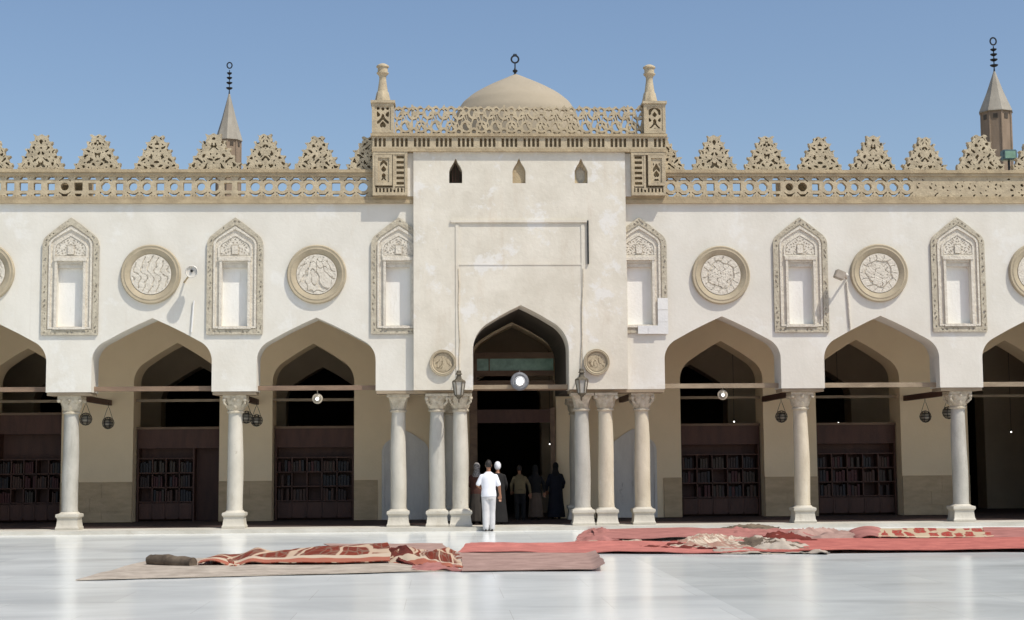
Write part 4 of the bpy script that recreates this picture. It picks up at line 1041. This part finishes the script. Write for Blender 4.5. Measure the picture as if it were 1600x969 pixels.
# 5 rumpled heap in the middle right
def ridges(s, amp, k, sharp=.8):
    def f(u, v, x, y):
        e = math.sin(math.pi*min(1, u*.97+.015))**.7*min(1, 6*v+.1, 6*(1-v)+.1)
        w = v+.16*math.sin(2.2*u*math.pi+s)+.05*math.sin(7*u+2*s)
        r_ = 1-abs(math.sin(k*w*math.pi))**sharp
        return (amp*e*(.12+.88*r_)*(.65+.35*math.sin(5*u+s))+.02, .05*math.sin(9*v+s), .10*math.sin(6*u+s))
    return f
t = thing('carpet', 'heap of rumpled straw coloured carpet folds between the red carpets', 'carpet', (0, 0, 0))
sheet('fold', G2((1040, 858), (1240, 864), (1215, 846), (1075, 843)), 80, 44, ridges(1, .20, 4), MC['straw'], t, seed=2, wig=.05)
sheet('fold', G2((1120, 866), (1300, 867), (1230, 848), (1110, 850)), 70, 40, ridges(4, .17, 3), MC['backing'], t, seed=6, wig=.06)
sheet('fold', G2((1000, 858), (1130, 862), (1100, 850), (985, 850)), 50, 20, ridges(3, .10, 2), MC['darkred'], t, seed=9, wig=.03)
sheet('fold', G2((1150, 862), (1290, 866), (1265, 853), (1130, 849)), 50, 26, ridges(6, .15, 3), MC['brown'], t, seed=4, wig=.05)
t = thing('carpet', 'brown rumpled carpet with dark hollows lying before the second column from the right', 'carpet', (0, 0, 0))
sheet('fold', G2((1160, 846), (1300, 846), (1250, 830), (1130, 830)), 60, 40, ridges(2, .24, 2.4), MC['rose'], t, seed=3, wig=.08)
sheet('fold', G2((1130, 836), (1215, 833), (1215, 826), (1120, 827)), 40, 16, ridges(5, .12, 1.4), MC['brown'], t, seed=1, wig=.05)
sheet('fold', G2((1240, 849), (1352, 845), (1345, 831), (1225, 836)), 50, 30, ridges(7, .22, 1.8), MC['backing2'], t, seed=8, wig=.06)
sheet('fold', G2((1165, 850), (1290, 851), (1270, 841), (1150, 844)), 44, 20, ridges(5, .16, 2), MC['darkred'], t, seed=5, wig=.05)
# 6 beige carpet with red motifs, rose continuation
t = thing('carpet', 'beige carpet with a row of red motifs in front of the last two columns', 'carpet', (0, 0, 0))
sheet('patterned_pile', G2((1352, 846), (1552, 845), (1545, 829), (1346, 830)), 60, 14, lambda u, v, x, y: .075+.025*fbm(x, y, 2)-.03*v, MC['beige_pattern'], t, seed=2)
sheet('rolled_edge', G2((1340, 847), (1380, 847), (1378, 830), (1326, 833)), 24, 16, lambda u, v, x, y: .02+.10*math.sin(math.pi*min(1, u))**.6, MC['rose'], t, seed=7)
tag(sheet('carpet', G2((1540, 846), (1760, 844), (1740, 829), (1536, 829)), 40, 12, lambda u, v, x, y: .06+.02*fbm(x, y, 7), MC['rose'], seed=12), 'plain rose carpet at the right edge beyond the beige patterned one', 'carpet')
sh_ = G2((1062, 842), (1210, 842), (1205, 824), (1050, 826))

# ================================================================== PEOPLE
def loft(bm, rings, seg=16):
    """rings: (cx, cy, z, rx, ry)"""
    L = []
    for (x, y, z, rx, ry) in rings:
        L.append([bm.verts.new((x+math.cos(2*math.pi*k/seg)*rx, y+math.sin(2*math.pi*k/seg)*ry, z)) for k in range(seg)])
    for a, b in zip(L, L[1:]):
        for k in range(seg): bm.faces.new((a[k], a[(k+1) % seg], b[(k+1) % seg], b[k]))
    bm.faces.new(L[0][::-1]); bm.faces.new(L[-1])
def limb(bm, pts, radii, seg=12):
    for (p, q, a, b) in zip(pts, pts[1:], radii, radii[1:]):
        p, q = Vector(p), Vector(q); n_ = 6; tube_pts = [p+(q-p)*k/n_ for k in range(n_+1)]
        tube(bm, tube_pts, a, seg, b)
    for p, r in zip(pts, radii): sphere(bm, p, r*1.0, seg=10)
def remesh(o, v):
    md = o.modifiers.new('remesh', 'REMESH'); md.mode = 'VOXEL'; md.voxel_size = v; md.use_smooth_shade = True
    sm = o.modifiers.new('smooth', 'SMOOTH'); sm.factor = .5; sm.iterations = 3
    return o
def hand(bm, w, d, side, H):
    """palm, five bent fingers; w wrist point, d direction"""
    w = Vector(w); d = Vector(d).normalized(); s_ = d.cross(Vector((0, 1, 0)) if abs(d.y) < .8 else Vector((1, 0, 0))).normalized()*side; n_ = d.cross(s_)
    for k in (-1.2, 0, 1.2): tube(bm, [w+s_*.012*k, w+d*.085*H+s_*.020*k], .017, 8)
    for i, ln in enumerate((.062, .075, .08, .072)):
        b0 = w+d*.085*H+s_*(-.030+.019*i)
        tube(bm, [b0-d*.02, b0+d*ln*.5, b0+d*ln*.85+n_*.02, b0+d*ln*.95+n_*.045], .009, 6, .007)
    tube(bm, [w+d*.02-s_*.02, w+d*.06-s_*.052, w+d*.09-s_*.055+n_*.02], .011, 6, .009)
def person(label, px, py, H, rz, arms, lean=0, top='white_cloth', bottom='cream_cloth', hair='hair', headwear=None, skirt=False, sleeve=.55, Y=None, z0=0, legs=((.0, .0), (.0, .0)), wide=1.0, robe=False):
    p = at(px, py, Z=z0) if Y is None else Vector((at(px, py, Y=Y).x, Y, z0))
    t = thing('person', label, 'person', (p.x, p.y, z0), rz); k = H/1.75
    S = lambda x, y, z: Vector((x*k, y*k-(lean*max(0, z-.95)*k), z*k))
    sh = 1.42; hipz = .92
    body = bmesh.new()
    loft(body, [(0, S(0, 0, z).y, z*k, rx*k, ry*k) for z, rx, ry in ((.84, .15, .11), (.92, .165, .12), (1.05, .14, .10), (1.2, .155, .11), (1.34, .175, .11), (1.42, .15, .085), (1.47, .06, .055))])
    limb(body, [S(0, .0, 1.40), S(0, -.01, 1.56)], [.058*k, .052*k])
    hy = -.02
    sphere(body, S(0, hy, 1.655), .075*k, .095*k, .115*k, 18); sphere(body, S(0, hy-.035, 1.60), .055*k, .06*k, .062*k, 12)
    tube(body, [S(0, hy-.095, 1.665), S(0, hy-.122, 1.63)], .012*k, 6, .016*k)               # nose
    for s in (-1, 1):
        sphere(body, S(s*.077, hy+.005, 1.645), .012*k, .022*k, .034*k, 8)                    # ears
        sphere(body, S(s*.032, hy-.088, 1.672), .014*k, .01*k, .01*k, 8)
    sphere(body, S(0, hy-.094, 1.598), .026*k, .012*k, .010*k, 8)
    wr = []
    for s, (el, wri, hd) in zip((-1, 1), arms):
        shp = (s*.172*wide, 0, sh-.055)
        P = [S(*shp), S(*el), S(*wri)]; limb(body, P, [.052*k, .042*k, .029*k]); hand(body, P[2], Vector(hd), s, k); wr.append(P)
    fl = []
    for s, (fy, kx) in zip((-1, 1), legs):
        hp, kn, an = S(s*.09, 0, .90), S(s*(.10+kx), fy*.5-.03, .49), S(s*(.10+kx), fy, .085)
        limb(body, [hp, kn, an], [.085*k, .058*k, .04*k]); fl.append((hp, kn, an))
        limb(body, [an+Vector((0, .03*k, -.045*k)), an+Vector((s*.02, -.14*k, -.055*k))], [.034*k, .028*k])
    b = remesh(obj('body', body, M['skin'], t), .010)
    # shirt
    bm = bmesh.new()
    zb = .86 if not robe else .10
    prof = [(zb, .195, .14), (.95, .19, .14), (1.06, .178, .128), (1.2, .185, .128), (1.32, .20, .125), (1.39, .185, .110), (1.44, .125, .085), (1.49, .065, .065)]
    if robe: prof = [(.06, .30, .24), (.3, .27, .21), (.6, .235, .18), (.9, .215, .155), (1.15, .195, .135), (1.33, .205, .125), (1.41, .185, .105), (1.46, .10, .075)]
    loft(bm, [(0, S(0, 0, z).y, z*k, rx*k*wide, ry*k) for z, rx, ry in prof], 24)
    for P in wr:
        if sleeve < 1: limb(bm, [P[0], P[0].lerp(P[1], sleeve*1.3 if sleeve*1.3 < 1 else 1)], [.066*k, .062*k])
        else: limb(bm, [P[0], P[1], P[1].lerp(P[2], .93)], [.066*k, .056*k, .046*k])
    remesh(obj('robe' if robe else 'shirt', bm, M[top], t), .012)
    if not robe:
        bm = bmesh.new()
        if skirt:
            loft(bm, [(0, -.0, z*k, rx*k, ry*k) for z, rx, ry in ((.08, .25, .20), (.3, .235, .19), (.6, .215, .17), (.85, .185, .145), (1.0, .165, .12))], 28)
            for v in bm.verts:
                an = math.atan2(v.co.y, v.co.x); q = 1+.05*math.sin(an*9)*(1-min(1, v.co.z/(1.0*k))); v.co.x *= q; v.co.y *= q
            remesh(obj('skirt', bm, M[bottom], t), .014)
        else:
            loft(bm, [(0, 0, z*k, rx*k, ry*k) for z, rx, ry in ((.80, .17, .125), (.88, .18, .13), (1.0, .165, .12))])
            for hp, kn, an in fl: limb(bm, [hp+Vector((0, 0, -.02)), kn, Vector((an.x, an.y+.01, .085*k))], [.10*k, .088*k, .078*k])
            remesh(obj('trousers', bm, M[bottom], t), .012)
    for hp, kn, an in fl:
        bm = bmesh.new(); sphere(bm, (an.x, an.y-.05*k, .042*k), .048*k, .135*k, .042*k, 14)
        for v in bm.verts: v.co.z = max(v.co.z, .002)
        obj('shoe', bm, M['shoe'], t, True)
    # hair / headwear
    c = S(0, hy, 1.655)
    if headwear:
        bm = bmesh.new(); sphere(bm, c+Vector((0, .012*k, .012*k)), .098*k, .112*k, .128*k, 18)
        for v in bm.verts:
            if v.co.y < c.y-.055*k: v.co.y = c.y-.055*k
        if headwear[1]: loft(bm, [(0, c.y+.02*k, 1.36*k, .17*k, .13*k), (0, c.y+.02*k, 1.46*k, .115*k, .11*k), (0, c.y+.01*k, 1.56*k, .085*k, .09*k), (0, c.y+.01*k, 1.64*k, .09*k, .095*k)])
        remesh(obj('headscarf' if headwear[1] else 'cap', bm, M[headwear[0]], t), .011)
    else:
        bm = bmesh.new(); bmesh.ops.create_uvsphere(bm, u_segments=24, v_segments=16, radius=1)
        rnd = random.Random(4)
        for v in bm.verts:
            q = 1+rnd.uniform(-.02, .06); v.co = Vector((v.co.x*.082*k*q, v.co.y*.10*k*q+.010*k, v.co.z*.118*k*q+.014*k))+c
            if v.co.z < c.z+.01*k and v.co.y < c.y+.0*k: v.co.z = c.z+.02*k
            if v.co.z < c.z-.06*k: v.co.z = c.z-.06*k
        obj('hair', bm, M[hair], t, True, 80)
    return t
PI = math.pi
# local -Y is the front; rz=PI makes them face into the mosque
person('man in white short sleeved shirt and white trousers, seen from behind', 764, 830, 1.60, PI, 
       [((-.26, .04, 1.13), (-.29, -.03, .90), (0, -.2, -1)), ((.28, .0, 1.15), (.20, -.22, 1.08), (-.4, -1, .3))], .03, 'white_cloth', 'cream_cloth', legs=((-.03, -.02), (.06, -.02)), sleeve=.66)
person('woman in patterned grey headscarf, rust blouse and grey skirt, left of the others', 745, 826, 1.45, PI-.3,
       [((-.26, -.0, 1.16), (-.30, -.06, .92), (0, -.2, -1)), ((.25, .0, 1.15), (.18, -.2, 1.05), (-.3, -1, .2))], .02, 'red_cloth', 'grey_cloth', headwear=('scarf', True), skirt=True, sleeve=1, z0=.09, Y=1.25)
person('person in a white cap and long dark robe just right of the man in white', 778, 822, 1.47, PI-.1,
       [((-.24, -.02, 1.14), (-.22, -.2, 1.0), (0, -1, 0)), ((.25, .0, 1.14), (.25, -.08, .90), (0, -.3, -1))], .02, 'black_cloth', 'black_cloth', headwear=('white_cloth', False), sleeve=1, z0=.09, Y=.95, robe=True)
person('person in a pale yellow shirt and dark trousers bending forward inside the portal', 813, 817, 1.38, PI,
       [((-.30, -.10, 1.14), (-.34, -.12, .88), (0, -.2, -1)), ((.27, -.12, 1.14), (.26, -.28, .96), (0, -.5, -1))], .55, 'ochre_cloth', 'black_cloth', sleeve=1, z0=.086, Y=3.4)
person('woman in a black top and long tan skirt inside the portal', 837, 817, 1.38, PI,
       [((-.28, -.02, 1.16), (-.30, -.04, .90), (0, -.1, -1)), ((.29, .0, 1.16), (.36, -.02, .92), (.2, -.1, -1))], .02, 'black_cloth', 'tan_cloth', headwear=('black_cloth', True), skirt=True, sleeve=1, z0=.086, Y=3.8)
person('tall figure in a dark navy robe and black headscarf at the right inside the portal', 869, 816, 1.44, PI,
       [((-.26, -.02, 1.16), (-.24, -.18, .98), (0, -1, 0)), ((.27, .0, 1.16), (.28, -.1, .9), (0, -.3, -1))], .02, 'navy_cloth', 'navy_cloth', headwear=('black_cloth', True), sleeve=1, z0=.086, Y=4.1, robe=True)

# ------------------------------------------------------------------ render defaults
scene.render.engine = 'CYCLES'
scene.cycles.use_denoising = True
scene.cycles.max_bounces = 8; scene.cycles.diffuse_bounces = 6
